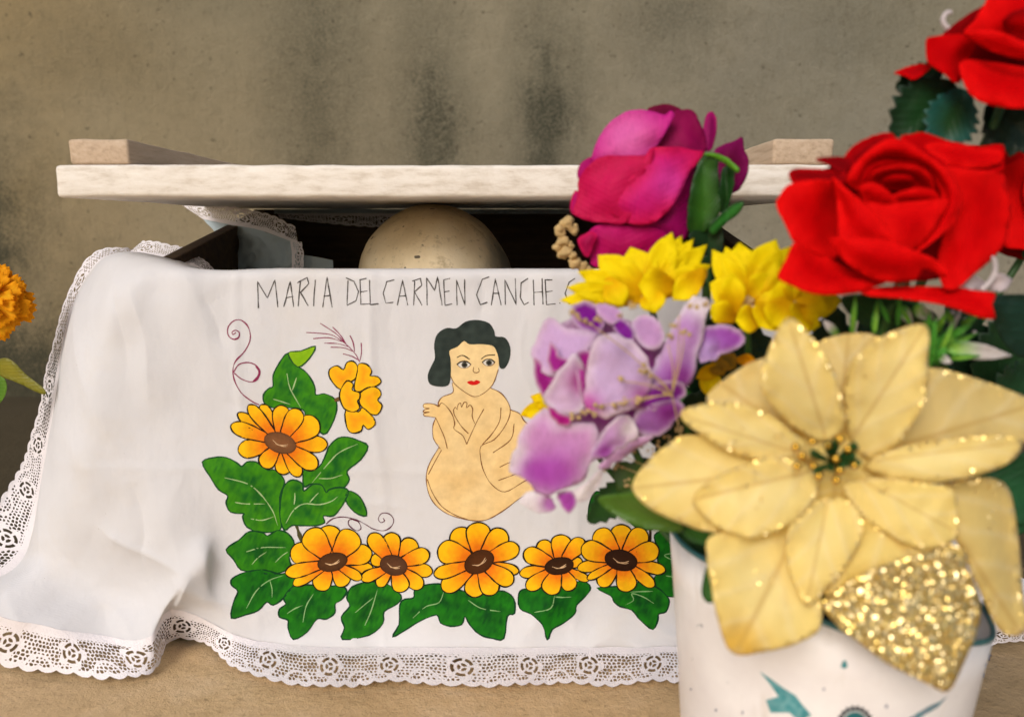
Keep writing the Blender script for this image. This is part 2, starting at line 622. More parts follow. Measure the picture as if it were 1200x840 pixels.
# lid propped up on the skull and the back wall
LZ0, LZ1 = 0.3410, 0.3625
LX0, LX1, LY0, LY1 = -0.3105, 0.2270, 0.553, 0.905
lid = thing('box_lid', 'pale weathered wooden lid with two battens, propped open above the box', 'lid', ((LX0 + LX1) / 2, (LY0 + LY1) / 2, LZ0))
V, Fc = box_geo(LX0, LX1, LY0, LY1, LZ0, LZ1, 60, 8, 2, .0006, .0028)
mesh('board', V, Fc, M_LIDW, lid)
for pa, pb in ((82, 152), (905, 976)):
    xa, xb = at(pa, 185, LY0 + .004).x, at(pb, 185, LY0 + .004).x
    V, Fc = box_geo(xa, xb, LY0 + .003, LY1 - .01, LZ1 + .0004, LZ1 + .0172, 4, 30, 2, .0006, .0022)
    mesh('batten', V, Fc, M_BATTEN, lid)

# skull
SC = Vector((-.0655, .700, .2705))
bm = bmesh.new()
bmesh.ops.create_uvsphere(bm, u_segments=72, v_segments=48, radius=1)
for v in bm.verts:
    p = v.co.copy()
    q = Vector((p.x * .0665, p.y * .086, p.z * .070))
    if p.y > 0: q.x *= 1 + .06 * p.y
    if p.z < 0: q.z *= .9
    for ex in (-.031, .031):                       # eye sockets, brow and nose opening on the face side
        d = ((q.x - ex) ** 2 + (q.z + .030) ** 2) ** .5
        if q.y < 0 and d < .024: q.y += .030 * (1 - (d / .024) ** 2)
    d = ((q.x / .012) ** 2 + ((q.z + .052) / .014) ** 2) ** .5
    if q.y < 0 and d < 1: q.y += .018 * (1 - d * d)
    if q.y < 0 and -.012 < q.z < .004: q.y -= .003
    q += p * (noise.noise(q * 14 + Vector((3, 1, 2))) * .0045 + noise.noise(q * 35) * .0016 + noise.noise(q * 120) * .0005)
    sy = q.y + .012 - .004 * noise.noise(Vector((q.x * 90, 0, 0))) + .25 * q.x * q.x / .06
    q -= p * .0011 * math.exp(-(sy / .0016) ** 2)
    v.co = q + SC
bm.verts.index_update()
zt = max(v.co.z for v in bm.verts)
dz = LZ0 - .0004 - zt
V = [v.co + Vector((0, 0, dz)) for v in bm.verts]
Fc = [[v.index for v in f.verts] for f in bm.faces]
bm.free()
sk = mesh('skull', V, Fc, M_SKULL, loc=SC)
tag(sk, 'weathered tan human skull inside the box, its crown showing under the lid', 'skull')
zs = min(v.z for v in V)
# bundled cloth under the skull
bm = bmesh.new()
bmesh.ops.create_uvsphere(bm, u_segments=48, v_segments=32, radius=1)
for v in bm.verts:
    p = v.co.copy()
    s = lambda a: math.copysign(abs(a) ** .45, a)
    v.co = Vector((-.045 + s(p.x) * .21, .742 + s(p.y) * .135, .014 + (s(p.z) + 1) * .5 * (zs - .010)))
    if p.z < .98: v.co += noise.noise_vector(v.co * 18) * .006
    v.co.z = max(.0135, min(v.co.z, zs + .001))
bm.verts.index_update()
V = [v.co.copy() for v in bm.verts]; Fc = [[v.index for v in f.verts] for f in bm.faces]; bm.free()
bd = mesh('cloth_bundle', V, Fc, M_LINING, loc=(-.045, .742, .0135))
tag(bd, 'folded bluish cloth bundle packed inside the box under the skull', 'cloth')

# ------------------------------------------------------------------ cloth and lace
def bispline(G, nu, nv):       # G rows x cols of 3-vectors
    rows = [crom(r, nu) for r in G]
    cols = []
    for j in range(len(rows[0])):
        cols.append(crom([r[j] for r in rows], nv))
    return np.array(cols).transpose(1, 0, 2)   # [row, col, 3]

def grid_faces(nr, nc):
    return [[j * nc + i, j * nc + i + 1, (j + 1) * nc + i + 1, (j + 1) * nc + i] for j in range(nr - 1) for i in range(nc - 1)]

def lace_mask(s, wd, W):       # s along (mm), wd across from hem (mm), W width (mm); >0.5 = thread
    P = 46.0
    s = s + 5.0 * np.sin(s * .019 + 1.3) + 2.5 * np.sin(s * .051)
    wd = wd + .8 * np.sin(s * .11) * np.clip(wd / 8, 0, 1) * np.clip((W - wd) / 8, 0, 1)
    # net of rounded hexagonal holes
    cell = 2.9
    best = np.full(s.shape, 1e9); sec = np.full(s.shape, 1e9)
    i0 = np.floor(s / cell); j0 = np.floor(wd / (cell * .866))
    for dj in (-1, 0, 1, 2):
        for di in (-2, -1, 0, 1, 2):
            j = j0 + dj; i = i0 + di
            cx = (i + .5 * (np.mod(j, 2))) * cell + .55 * np.sin(i * 7.1 + j * 3.3)
            cy = j * cell * .866 + .5 * np.sin(i * 4.7 + j * 9.1)
            d = np.hypot(s - cx, wd - cy)
            nb = np.minimum(best, d)
            sec = np.minimum(sec, np.maximum(best, d))
            best = nb
    fillv = .25 * np.sin(s * .21 + 1) * np.sin(wd * .5 + s * .05) + .15 * np.sin(s * .033)
    solid = .5 + (.47 + fillv * .7 - (sec - best) / 2) * 1.1
    # flowers
    u = np.mod(s, P) - P / 2
    yc = W * .50
    r = np.hypot(u, (wd - yc)); th = np.arctan2(wd - yc, u)
    fr = 9.5 + 1.6 * np.cos(5 * th)
    inside = fr - r
    hole = np.minimum(np.minimum(r - 4.9, 7.0 - r), (np.abs(np.sin(2.5 * th + .4)) - .35) * 3)
    hole = np.maximum(hole, np.minimum(np.minimum(r - 1.0, 3.0 - r), (np.abs(np.sin(1.5 * th)) - .4) * 2))
    solid = np.maximum(solid, .5 + np.minimum(inside, -hole) * .6)
    solid = np.where(inside > .2, np.minimum(solid, .5 - hole * .6), solid)
    # half flowers between
    u2 = np.mod(s + P / 2, P) - P / 2
    r2 = np.hypot(u2, wd - W * .92)
    arc = .9 - np.abs(r2 - 9)
    solid = np.maximum(solid, .5 + arc * .6)
    # hem band and scalloped edge
    solid = np.maximum(solid, .5 + (5.5 - wd) * .5)
    edge = W - 1.2 - 2.0 * np.abs(np.sin(np.pi * s / (P / 4)))  * 1.0
    edge = W - 2.4 + 2.2 * np.abs(np.sin(np.pi * s / 11.5))
    band = 1.7 - np.abs(wd - (edge - 1.7))
    solid = np.maximum(solid, .5 + band * .6)
    solid = np.where(wd > edge, .5 - (wd - edge) * .8, solid)
    return solid

def lace(name, inner, outer, parent, sub=10, step=.00045, rip=.0020):
    A = crom([tuple(p) for p in inner], sub); B = crom([tuple(p) for p in outer], sub)
    mid = (A + B) / 2
    seg = np.r_[0, np.cumsum(np.linalg.norm(np.diff(mid, axis=0), axis=1))]
    L = seg[-1]
    n = int(L / step) + 1
    ss = np.linspace(0, L, n)
    A = np.stack([np.interp(ss, seg, A[:, k]) for k in range(3)], 1)
    B = np.stack([np.interp(ss, seg, B[:, k]) for k in range(3)], 1)
    W = float(np.median(np.linalg.norm(A - B, axis=1)))
    m = max(6, int(W / step))
    t = np.linspace(0, 1, m)
    P = A[None] + (B - A)[None] * t[:, None, None]
    z = np.sin(ss * 95)[None] * rip * t[:, None] + np.sin(ss * 41 + 1)[None] * rip * t[:, None]
    P[:, :, 1] -= z * .5
    P[:, :, 2] += np.abs(z) * .5
    sm = np.broadcast_to(ss[None] * 1000, (m, n)); wm = np.broadcast_to((t * 30)[:, None], (m, n))
    sol = lace_mask(sm, wm, 30.0)
    return mesh(name, P.reshape(-1, 3), grid_faces(m, n), M_LACE, parent, attr=('solid', sol.ravel()))

cloth = thing('painted_cloth', 'white cloth painted with sunflowers, a lettered name and a dark-haired figure', 'cloth', (-.04, .57, 0))
def col_straight(px, dy=0.0):
    return [(px, 316, .600 + dy), (px, 317, .574 + dy), (px, 345, .570 + dy), (px, 400, .569 + dy), (px, 480, .568 + dy), (px, 560, .568 + dy), (px, 625, .568 + dy),
            (px, 690, .567 + dy), (px, 757, .560 + dy)]
CC = [
 [(162, 299, .735), (124, 302, .68), (93, 345, .665), (75, 400, .66), (63, 480, .648), (51, 560, .632), (42, 620, .615), (22, 662, .590), (-45, 690, .575)],
 [(200, 302, .670), (142, 297, .62), (108, 345, .602), (87, 400, .60), (70, 480, .60), (56, 560, .597), (47, 620, .592), (46, 666, .572), (-12, 712, .548)],
 [(225, 310, .640), (178, 304, .592), (138, 345, .572), (116, 400, .568), (101, 480, .566), (90, 560, .566), (84, 620, .569), (86, 684, .568), (58, 728, .545)],
 [(245, 318, .615), (215, 314, .580), (185, 345, .571), (168, 400, .568), (157, 480, .565), (150, 560, .563), (143, 625, .563), (138, 692, .566), (125, 746, .546)],
 [(270, 318, .602), (258, 319, .575), (234, 350, .570), (215, 400, .569), (206, 480, .567), (199, 560, .563), (190, 625, .558), (184, 690, .562), (177, 744, .546)],
 [(300, 316, .600), (296, 318, .574), (275, 350, .570), (262, 400, .569), (252, 480, .568), (244, 560, .566), (238, 622, .561), (236, 664, .553), (207, 711, .566)],
 [(335, 316, .600), (333, 317, .574), (318, 350, .570), (308, 400, .569), (298, 480, .568), (290, 560, .567), (276, 630, .5665), (264, 690, .567), (288, 745, .567)],
] + [col_straight(x, d) for x, d in ((372, 0), (440, .001), (510, -.001), (580, .001), (650, -.001), (720, .001), (790, 0), (850, .001))] + [
 [(890, 314, .600), (892, 315, .576), (915, 345, .572), (930, 400, .57), (940, 480, .568), (950, 560, .566), (955, 625, .566), (960, 690, .565), (965, 752, .558)],
 [(880, 300, .66), (905, 304, .62), (945, 345, .60), (970, 400, .597), (995, 480, .595), (1020, 560, .59), (1050, 625, .585), (1080, 685, .575), (1110, 742, .56)],
 [(875, 292, .73), (915, 300, .68), (960, 345, .66), (990, 400, .655), (1030, 480, .645), (1070, 560, .635), (1120, 620, .62), (1180, 665, .60), (1260, 715, .585)],
]
G = [[tuple(at(*CC[c][r])) for c in range(len(CC))] for r in range(len(CC[0]))]
SG = bispline(G, 26, 22)
nr, nc, _ = SG.shape
RIDGES = []                     # sharp creases: pixels along the crease, height (m), reach (m)
for pts, am, sg in (([(120, 612), (150, 630), (195, 648), (236, 664)], .0060, .011), ([(236, 664), (222, 690), (207, 711)], .0070, .010), ([(236, 664), (262, 715), (290, 742)], -.0012, .008),
                    ([(-10, 668), (25, 686), (75, 725), (120, 746)], .0045, .012), ([(60, 640), (110, 690), (150, 735)], -.0015, .012), ([(150, 330), (172, 400), (176, 470)], .0030, .010),
                    ([(125, 335), (140, 380), (150, 430)], -.0030, .008), ([(235, 345), (250, 372), (262, 410)], -.0020, .007), ([(158, 560), (175, 610), (172, 655)], -.0030, .010),
                    ([(250, 470), (300, 478), (350, 470)], -.0006, .004), ([(430, 350), (436, 450), (440, 560)], .0010, .004), ([(620, 350), (610, 420), (640, 500)], .0008, .004),
                    ([(470, 335), (455, 380), (470, 430)], -.0010, .006), ([(330, 600), (420, 590), (500, 600)], .0008, .004), ([(560, 320), (566, 350), (560, 380)], -.0012, .005)):
    P3 = crom([(at(x, y, .567).x, at(x, y, .567).z) for x, y in pts], 6)
    RIDGES.append((P3, am, sg))
RG = np.zeros((nr, nc))
for P3, am, sg in RIDGES:
    best = np.full((nr, nc), 1e9); fr_ = np.zeros((nr, nc)); n_ = len(P3) - 1
    for k in range(n_):
        d = P3[k + 1] - P3[k]
        t = np.clip(((SG[:, :, 0] - P3[k][0]) * d[0] + (SG[:, :, 2] - P3[k][1]) * d[1]) / (d @ d), 0, 1)
        dd = np.hypot(SG[:, :, 0] - P3[k][0] - t * d[0], SG[:, :, 2] - P3[k][1] - t * d[1])
        up_ = dd < best
        best = np.where(up_, dd, best); fr_ = np.where(up_, (k + t) / n_, fr_)
    RG += am * np.exp(-best / sg) * np.minimum(1, np.minimum(.25 + 3 * fr_, .25 + 3 * (1 - fr_)))
for j in range(nr):
    for i in range(nc):
        x, y, z = SG[j, i]
        a = noise.noise(Vector((x * 22, 0, z * 7 + 3))) * .0013 + noise.noise(Vector((x * 60, 5, z * 30))) * .0004
        a += noise.noise(Vector((x * 45, 9, z * 10))) * .0022 * max(0, 1 - abs(z - .275) / .05)     # gathers below the rim
        a += .005 * noise.noise(Vector((x * 14 + 3, 2, z * 14))) * max(0, min(1, (-.16 - x) / .08))    # crumples to the side
        a += .0030 * (1 - 2.4 * abs(noise.noise(Vector((x * 20 + 3 + z * 9, 7, z * 24))))) * max(0, min(1, (.10 - z) / .08))
        a += RG[j, i]
        wl = max(0, min(1, (-.17 - x) / .06))
        a += wl * (.0040 * (1 - 2 * abs(noise.noise(Vector((x * 16 + z * 6, 4, z * 7))))) * max(0, min(1, (.25 - abs(z - .2)) / .1)))
        for x0, am in ((-.098, .0007), (.045, .0006), (-.195, .0008)):
            a += am * math.exp(-((x - x0 - .004 * math.sin(z * 20)) / .0035) ** 2)
        a += .0005 * math.exp(-((z - .145 - .003 * math.sin(x * 15)) / .0035) ** 2)
        SG[j, i, 1] -= a
        if SG[j, i, 2] < .003: SG[j, i, 2] = .003
CV = SG.reshape(-1, 3)
CF = grid_faces(nr, nc)
mesh('sheet', CV, CF, M_CLOTH, cloth)
BVH = BVHTree.FromPolygons([Vector(v) for v in CV], CF)
outer_px = [(-80, 765), (-40, 772), (0, 781), (50, 790), (100, 796), (150, 796), (182, 786), (199, 753), (232, 753), (268, 780), (330, 801), (400, 806), (480, 802),
            (560, 806), (640, 803), (720, 805), (800, 800), (900, 802), (1000, 795), (1100, 775), (1200, 752), (1290, 735)]
inner_px = [(-48, 693), (-14, 712), (25, 721), (58, 728), (92, 738), (125, 746), (177, 744), (207, 711), (240, 716), (290, 745), (333, 756), (400, 757), (480, 757),
            (560, 757), (640, 757), (720, 757), (800, 756), (900, 754), (975, 751), (1090, 742), (1180, 728), (1255, 715)]
inn, out = [], []
def to_px(p):
    d = Vector(p) - CAMP
    f_ = d.y * CP - d.z * SP; u_ = d.y * SP + d.z * CP
    return 600 + F * d.x / f_, 420 - F * u_ / f_
hem = [Vector(SG[-1, i]) for i in range(nc)]
hpx = np.array([to_px(p) for p in hem])
ipx = crom(inner_px, 4); opx = crom(outer_px, 4)
last = 0
for (a, b), (c, d) in zip(ipx, opx):
    k = last + int(np.hypot(hpx[last:, 0] - a, (hpx[last:, 1] - b) * .6).argmin())
    last = k
    inn.append(hem[k] + Vector((0, -.0008, .0006)))
    out.append(on_floor(c, d, .0022))
lace('lace_trim', inn, out, cloth, 4)
left_out = [(150, 291, .72), (106, 299, .705), (78, 346, .700), (62, 400, .70), (47, 470, .70), (26, 540, .695), (-4, 590, .685), (-34, 640, .665), (-75, 690, .63)]
left_in = [(168, 300, .735), (124, 303, .681), (93, 346, .667), (76, 400, .662), (63, 480, .650), (52, 560, .634), (43, 620, .617), (22, 662, .592), (-40, 700, .575)]
lace('lace_trim', [at(*p) for p in left_in], [at(*p) for p in left_out], cloth, 12)
tl_in = [(150, 297, .715), (185, 301, .69), (215, 308, .660), (238, 316, .628)]
tl_out = [(168, 283, .735), (205, 288, .715), (228, 297, .70), (252, 318, .66)]
lace('lace_trim', [at(*p) for p in tl_in], [at(*p) for p in tl_out], cloth, 12)

# lining cloth at the back of the box
lining = thing('lining_cloth', 'pale blue lace-edged lining cloth hanging inside the box left of the skull', 'cloth', (-.24, .79, .26))
r1 = [(238, 257, .815), (268, 263, .80), (305, 270, .78), (349, 286, .755)]
r2 = [(262, 288, .80), (285, 294, .785), (316, 300, .77), (349, 305, .752)]
r3 = [(270, 330, .795), (295, 332, .78), (320, 334, .76), (350, 334, .75)]
LG = bispline([[tuple(at(*p)) for p in r] for r in (r1, r2, r3)], 24, 30)
for j in range(LG.shape[0]):
    for i in range(LG.shape[1]):
        LG[j, i, 1] += noise.noise(Vector(LG[j, i]) * 40) * .006 + abs(noise.noise(Vector(LG[j, i]) * 75)) * .006
mesh('sheet', LG.reshape(-1, 3), grid_faces(LG.shape[0], LG.shape[1]), M_LINING, lining)
lace('lace_trim', [at(*p) for p in r1], [at(*p) for p in ((210, 239, .825), (256, 241.5, .81), (300, 247, .79), (346, 265, .76))], lining, 12)
lace('lace_trim', [at(*p) for p in ((340, 283, .752), (342, 300, .750), (341, 334, .748))], [at(*p) for p in ((354, 284, .748), (357, 302, .746), (354, 334, .745))], lining, 12, .0005, .001)
fl = [[(350, 298, .76), (370, 301, .755), (390, 305, .75)], [(350, 330, .755), (372, 332, .75), (392, 334, .745)]]
LG = bispline([[tuple(at(*p)) for p in r] for r in fl], 10, 10)
mesh('flap', LG.reshape(-1, 3), grid_faces(LG.shape[0], LG.shape[1]), M_LINING, lining)
hemc = thing('back_lining_hem', 'thin white scalloped lace hem along the back wall inside the box', 'cloth', (-.05, .885, .33))
yb = BY1 - TH - .002
V, Fc = [], []
for k in range(41):
    x = -.26 + .44 * k / 40
    V += [Vector((x, yb, .3402)), Vector((x, yb - .001 - .0008 * math.sin(k), .3350))]
Fc = [[2 * k, 2 * k + 1, 2 * k + 3, 2 * k + 2] for k in range(40)]
mesh('hem_band', V, Fc, M_LINING, hemc)
lace('lace_trim', [at(x, 250, yb - .003) for x in (325, 360, 400, 440, 480)], [at(x, y, yb - .006) for x, y in ((328, 256), (362, 260), (400, 264), (440, 267), (480, 268))], hemc, 8, .0005, .0003)

# ------------------------------------------------------------------ painting on the cloth
def tri_poly(pts, step):       # closed outline -> CDT mesh with interior points; returns pts, faces, normalised depth from edge
    P = np.array(pts, float)[:, :2]
    mn, mx = P.min(0), P.max(0)
    gx = np.arange(mn[0] + step * .5, mx[0], step); gy = np.arange(mn[1] + step * .5, mx[1], step)
    X, Y = np.meshgrid(gx, gy)
    Q = np.stack([X.ravel() + (np.arange(X.size) // X.shape[1] % 2) * step * .5, Y.ravel()], 1)
    x0, y0 = P[:, 0], P[:, 1]; x1, y1 = np.roll(x0, -1), np.roll(y0, -1)
    ins = np.zeros(len(Q), bool)
    dmin = np.full(len(Q), 1e9)
    for a, b, c, d in zip(x0, y0, x1, y1):
        cond = ((b > Q[:, 1]) != (d > Q[:, 1]))
        with np.errstate(divide='ignore', invalid='ignore'):
            xi = (c - a) * (Q[:, 1] - b) / (d - b if d != b else 1e-9) + a
        ins ^= cond & (Q[:, 0] < xi)
        L2 = max((c - a) ** 2 + (d - b) ** 2, 1e-9)
        t = np.clip(((Q[:, 0] - a) * (c - a) + (Q[:, 1] - b) * (d - b)) / L2, 0, 1)
        dmin = np.minimum(dmin, np.hypot(Q[:, 0] - a - t * (c - a), Q[:, 1] - b - t * (d - b)))
    k = ins & (dmin > step * .35)
    Q, dq = Q[k], dmin[k]
    allp = [Vector(p) for p in P] + [Vector(q) for q in Q]
    vo, _, fo, ov, _, _ = geometry.delaunay_2d_cdt(allp, [], [list(range(len(P)))], 1, 1e-5)
    dist = np.zeros(len(vo))
    for i, src in enumerate(ov):
        if src and src[0] >= len(P):
            dist[i] = dq[src[0] - len(P)]
    return np.array([tuple(v) for v in vo]), [list(f) for f in fo], dist

def proj(px, py, off, bvh=None):
    d = ray(px, py).normalized()
    h = (bvh or BVH).ray_cast(CAMP, d)[0]
    if h is None:
        h = at(px, py, .568)
    return h - d * off

class Decal:
    def __init__(self, bvh=None): self.V = []; self.F = []; self.C = []; self.bvh = bvh
    def fill(self, pts, colf, layer, step=2.2, smooth=3):
        P = crom(pts, smooth, True) if smooth else np.array(pts, float)
        q, f, d = tri_poly(P, step)
        b = len(self.V)
        md = max(d.max(), 1e-6)
        for (x, y), dd in zip(q, d):
            self.V.append(proj(x, y, .0002 + layer * .00007, self.bvh))
            self.C.append(colf(x, y, dd / md))
        self.F += [[i + b for i in t] for t in f]
        return P
    def stroke(self, pts, wd, c, layer, closed=False, smooth=4, taper=False):
        P = crom([p[:2] for p in pts], smooth, closed) if smooth else np.array(pts, float)
        m = len(P); b = len(self.V)
        for i in range(m):
            if closed: t = P[(i + 1) % m] - P[i - 1]
            else: t = P[min(i + 1, m - 1)] - P[max(i - 1, 0)]
            t = t / max(np.hypot(*t), 1e-6)
            ww = wd * (.78 + .6 * noise.noise(Vector((P[i][0] * .12, P[i][1] * .12, 1))))
            if taper: ww *= math.sin(math.pi * (.08 + .9 * i / (m - 1))) ** .6
            nx, ny = -t[1] * ww / 2, t[0] * ww / 2
            for s in (1, -1):
                self.V.append(proj(P[i][0] + nx * s, P[i][1] + ny * s, .0002 + layer * .00007, self.bvh)); self.C.append(c)
        for i in range(m if closed else m - 1):
            j = (i + 1) % m
            self.F.append([b + 2 * i, b + 2 * i + 1, b + 2 * j + 1, b + 2 * j])
    def build(self, name, parent, label=None):
        o = mesh(name, self.V, self.F, M_PAINT, parent, cols=self.C)
        if label: o['label'] = label
        return o

YEL, ORA, INK, BRN = lin('f8bc10'), lin('ec7a12'), lin('1d1a10'), lin('5b3a20')
def ell(cx, cy, rx, ry, rot, n=20):
    c, s = math.cos(R(rot)), math.sin(R(rot))
    return [(cx + rx * math.cos(a) * c - ry * math.sin(a) * s, cy + rx * math.cos(a) * s + ry * math.sin(a) * c) for a in [2 * math.pi * k / n for k in range(n)]]

def sunflower(o, s, ctr, rx, ry, rot, tips, ccol, L0=4):
    D = Decal()
    cx, cy = o[0] + ctr[0] / s, o[1] + ctr[1] / s
    pets = []
    order = list(range(len(tips))); random.shuffle(order)
    for n_, k in enumerate(order):
        tx, ty, tw = tips[k]
        tx, ty, tw = o[0] + tx / s, o[1] + ty / s, tw / s
        dx, dy = tx - cx, ty - cy
        L = math.hypot(dx, dy); ux, uy = dx / L, dy / L
        prof = [(.22, .26), (.42, .42), (.62, .53), (.80, .54), (.91, .42), (.975, .22), (1.0, 0)]
        pts = [(cx + ux * L * a - uy * tw * b, cy + uy * L * a + ux * tw * b) for a, b in prof]
        pts += [(cx + ux * L * a + uy * tw * b, cy + uy * L * a - ux * tw * b) for a, b in prof[-2::-1]]
        def cf(x, y, d):
            t = min(1, math.hypot(x - cx, y - cy) / L)
            tt = max(0, min(1, (t - .38) / .45 + .25 * noise.noise(Vector((x * .25, y * .25, 3)))))
            return mixc(ORA, YEL, tt)
        lay = L0 + n_ * .4
        E = Decal(); pets.append(E)
        P = E.fill(pts, cf, lay, 2.4, 3)
        E.stroke(P, 2.0, INK, lay + .2, True, 0)
    e = ell(cx, cy, rx, ry, rot)
    D.fill(e, lambda x, y, d: mixc(tuple(v * .6 for v in ccol), ccol, d * .8 + .3 * noise.noise(Vector((x * .5, y * .5, 0)))), L0 + 6.2, 2, 2)
    D.stroke(e, 1.3, tuple(v * .4 for v in ccol), L0 + 6.6, True, 2)
    c_, s_ = math.cos(R(rot)), math.sin(R(rot))
    for k in (0, 1):
        arc = [(-.5 + k * .15, -.05 + k * .1), (-.15, .22 + k * .05), (.25, .25 - k * .12), (.5, .1 - k * .2)]
        D.stroke([(cx + a * rx * c_ - b * ry * s_, cy + a * rx * s_ + b * ry * c_) for a, b in arc], 1.3, lin('d8b48a'), L0 + 7, taper=True)
    o_ = D.build('painted_sunflower', cloth)
    for E in pets: E.build('petal', o_)

sunflower((240, 420), 6, (530, 592), 19, 11.5, 18, [(183, 470, 95), (232, 385, 70), (308, 328, 80), (398, 325, 85), (538, 328, 110), (665, 358, 115), (800, 440, 150),
          (862, 605, 105), (790, 765, 110), (668, 828, 85), (560, 815, 105), (405, 762, 110), (235, 650, 115)], lin('8a5b38'))
sunflower((220, 560), 4, (678, 393), 17.5, 10.5, -14, [(482, 340, 95), (560, 245, 105), (655, 222, 100), (785, 252, 105), (862, 345, 85), (870, 428, 52), (815, 472, 45),
          (740, 505, 70), (610, 524, 78), (495, 500, 48), (458, 447, 60)], lin('5d3a1e'))
sunflower((220, 560), 4, (965, 408), 16, 11.5, 14, [(855, 262, 72), (952, 255, 75), (1065, 290, 80), (1132, 350, 70), (1147, 440, 58), (1100, 512, 66), (1010, 532, 74),
          (890, 506, 50), (813, 475, 52), (858, 375, 55)], lin('64402a'))
sunflower((400, 600), 5.25, (848, 305), 18, 12.6, -28, [(840, 62, 135), (1005, 110, 118), (1092, 212, 100), (1092, 365, 62), (1055, 435, 98), (935, 508, 108), (810, 522, 112),
          (622, 478, 105), (570, 385, 78), (595, 225, 135), (695, 105, 125)], lin('5a3214'))
sunflower((590, 600), 5.25, (343, 330), 16.8, 10, -9, [(360, 138, 112), (492, 165, 92), (485, 300, 60), (526, 418, 50), (425, 478, 88), (275, 503, 108), (142, 470, 82),
          (100, 380, 66), (125, 245, 98), (220, 180, 92)], lin('3f2410'))
sunflower((590, 600), 5.25, (723, 295), 19, 12, 12, [(725, 75, 118), (868, 105, 112), (955, 222, 112), (997, 360, 68), (928, 455, 68), (770, 487, 112), (590, 452, 88),
          (515, 410, 45), (455, 345, 66), (480, 215, 115), (572, 110, 118)], lin('3a2010'), 10)
# side-view flower of heart petals
D = Decal()
hearts = [[(715, 385), (668, 335), (664, 292), (700, 274), (730, 292), (745, 260), (775, 253), (796, 280), (788, 330), (760, 352)],
          [(780, 380), (795, 300), (802, 265), (840, 268), (862, 300), (855, 322), (890, 325), (906, 350), (880, 370), (840, 376), (805, 396)],
          [(808, 402), (860, 373), (895, 382), (906, 410), (890, 435), (911, 460), (890, 502), (850, 497), (820, 470), (805, 448)],
          [(740, 482), (800, 490), (820, 470), (868, 515), (877, 550), (845, 572), (822, 552), (812, 580), (770, 589), (745, 560)],
          [(745, 345), (775, 360), (771, 388), (805, 400), (806, 428), (795, 440), (806, 470), (780, 490), (740, 480), (720, 450), (712, 400)]]
D.stroke(cv([(688, 437), (722, 424)], 220, 360, 4), 5, lin('6d5230'), 3.5, smooth=3)
HE = []
for k, hp in enumerate(hearts):
    pp = cv(hp, 220, 360, 4)
    E = Decal(); HE.append(E)
    P = E.fill(pp, lambda x, y, d: mixc(lin('fbc414'), lin('f59a18'), max(0, min(1, d * .9 + .2 * noise.noise(Vector((x * .3, y * .3, 0)))))), 4 + k * .6, 2.2, 3)
    E.stroke(P, 1.9, INK, 4.3 + k * .6, True, 0)
ob_ = D.build('painted_blossom', cloth, 'yellow side-view blossom of heart-shaped petals painted beside the top leaf')
for E in HE: E.build('petal', ob_)

def leaf(o, s, pts, veins, tint=0.5, layer=0, bright=False, name='painted_leaf'):
    D = Decal()
    pp = cv(pts, o[0], o[1], s)
    xs = [p[0] for p in pp]; ys = [p[1] for p in pp]
    g0, g1 = mixc(lin('003f10'), lin('1a6420'), tint), mixc(lin('087010'), lin('479412'), tint)
    if bright: g0, g1 = lin('7aae10'), lin('8cbb18')
    def cf(x, y, d):
        n = noise.noise(Vector((x * .09, y * .09, 4))) * .5 + .5
        n2 = noise.noise(Vector((x * .45 + y * .3, y * .1 - x * .05, 8))) * .55
        return mixc(g0, g1, max(0, min(1, n * 1.1 + n2 + .3 - .7 * d)))
    P = D.fill(pp, cf, layer, 2.6, 3)
    D.stroke(P, 2.2, mixc(lin('06361c'), lin('184e26'), tint), layer + .3, True, 0)
    for v in veins:
        D.stroke(cv(v, o[0], o[1], s), 1.6, mixc(lin('7fae70'), lin('b4cc94'), tint), layer + .5, taper=True)
    D.build(name, cloth)

leaf((220, 360), 4, [(470, 215), (510, 270), (560, 310), (595, 370), (600, 410), (640, 405), (690, 430), (698, 480), (675, 550), (635, 595), (560, 520), (540, 480), (470, 470), (400, 470),
      (360, 450), (355, 410), (380, 380), (400, 370), (400, 320), (430, 260)], [[(465, 310), (480, 380), (530, 470)], [(400, 430), (440, 442), (480, 455)], [(510, 330), (500, 360), (490, 390)]], .8, .2)
leaf((220, 360), 4, [(470, 215), (530, 205), (598, 183), (570, 240), (515, 280)], [], .9, .9, True)
leaf((230, 500), 5.714, [(40, 235), (120, 205), (200, 205), (270, 240), (305, 265), (340, 235), (400, 235), (450, 270), (480, 290), (530, 290), (580, 340), (590, 380), (560, 470), (565, 600),
      (560, 690), (440, 705), (340, 670), (310, 600), (320, 580), (230, 570), (200, 510), (210, 460), (150, 420), (90, 330)],
     [[(190, 340), (340, 380), (430, 450), (510, 560), (545, 660)], [(260, 505), (330, 515), (460, 515)], [(365, 615), (440, 625), (520, 600)]], .8, 0)
leaf((230, 500), 5.714, [(1150, 130), (1100, 220), (1010, 295), (1025, 350), (990, 405), (920, 410), (870, 440), (780, 380), (720, 400), (725, 280), (820, 270), (870, 180), (890, 130), (950, 75),
      (1020, 70), (1080, 90)], [[(1080, 115), (960, 170), (880, 250), (775, 375)], [(820, 345), (900, 345), (980, 320)]], .75, .5)
leaf((230, 500), 5.714, [(590, 690), (560, 600), (570, 450), (600, 380), (650, 355), (710, 380), (720, 430), (780, 385), (840, 390), (870, 440), (890, 420), (960, 405), (1020, 430), (980, 520),
      (920, 595), (850, 595), (860, 640), (800, 660), (700, 660), (640, 660)],
     [[(600, 645), (650, 560), (720, 515), (820, 520), (900, 500), (950, 465)], [(760, 505), (790, 470), (820, 440)], [(655, 520), (660, 480), (660, 440)]], .85, 1.1)
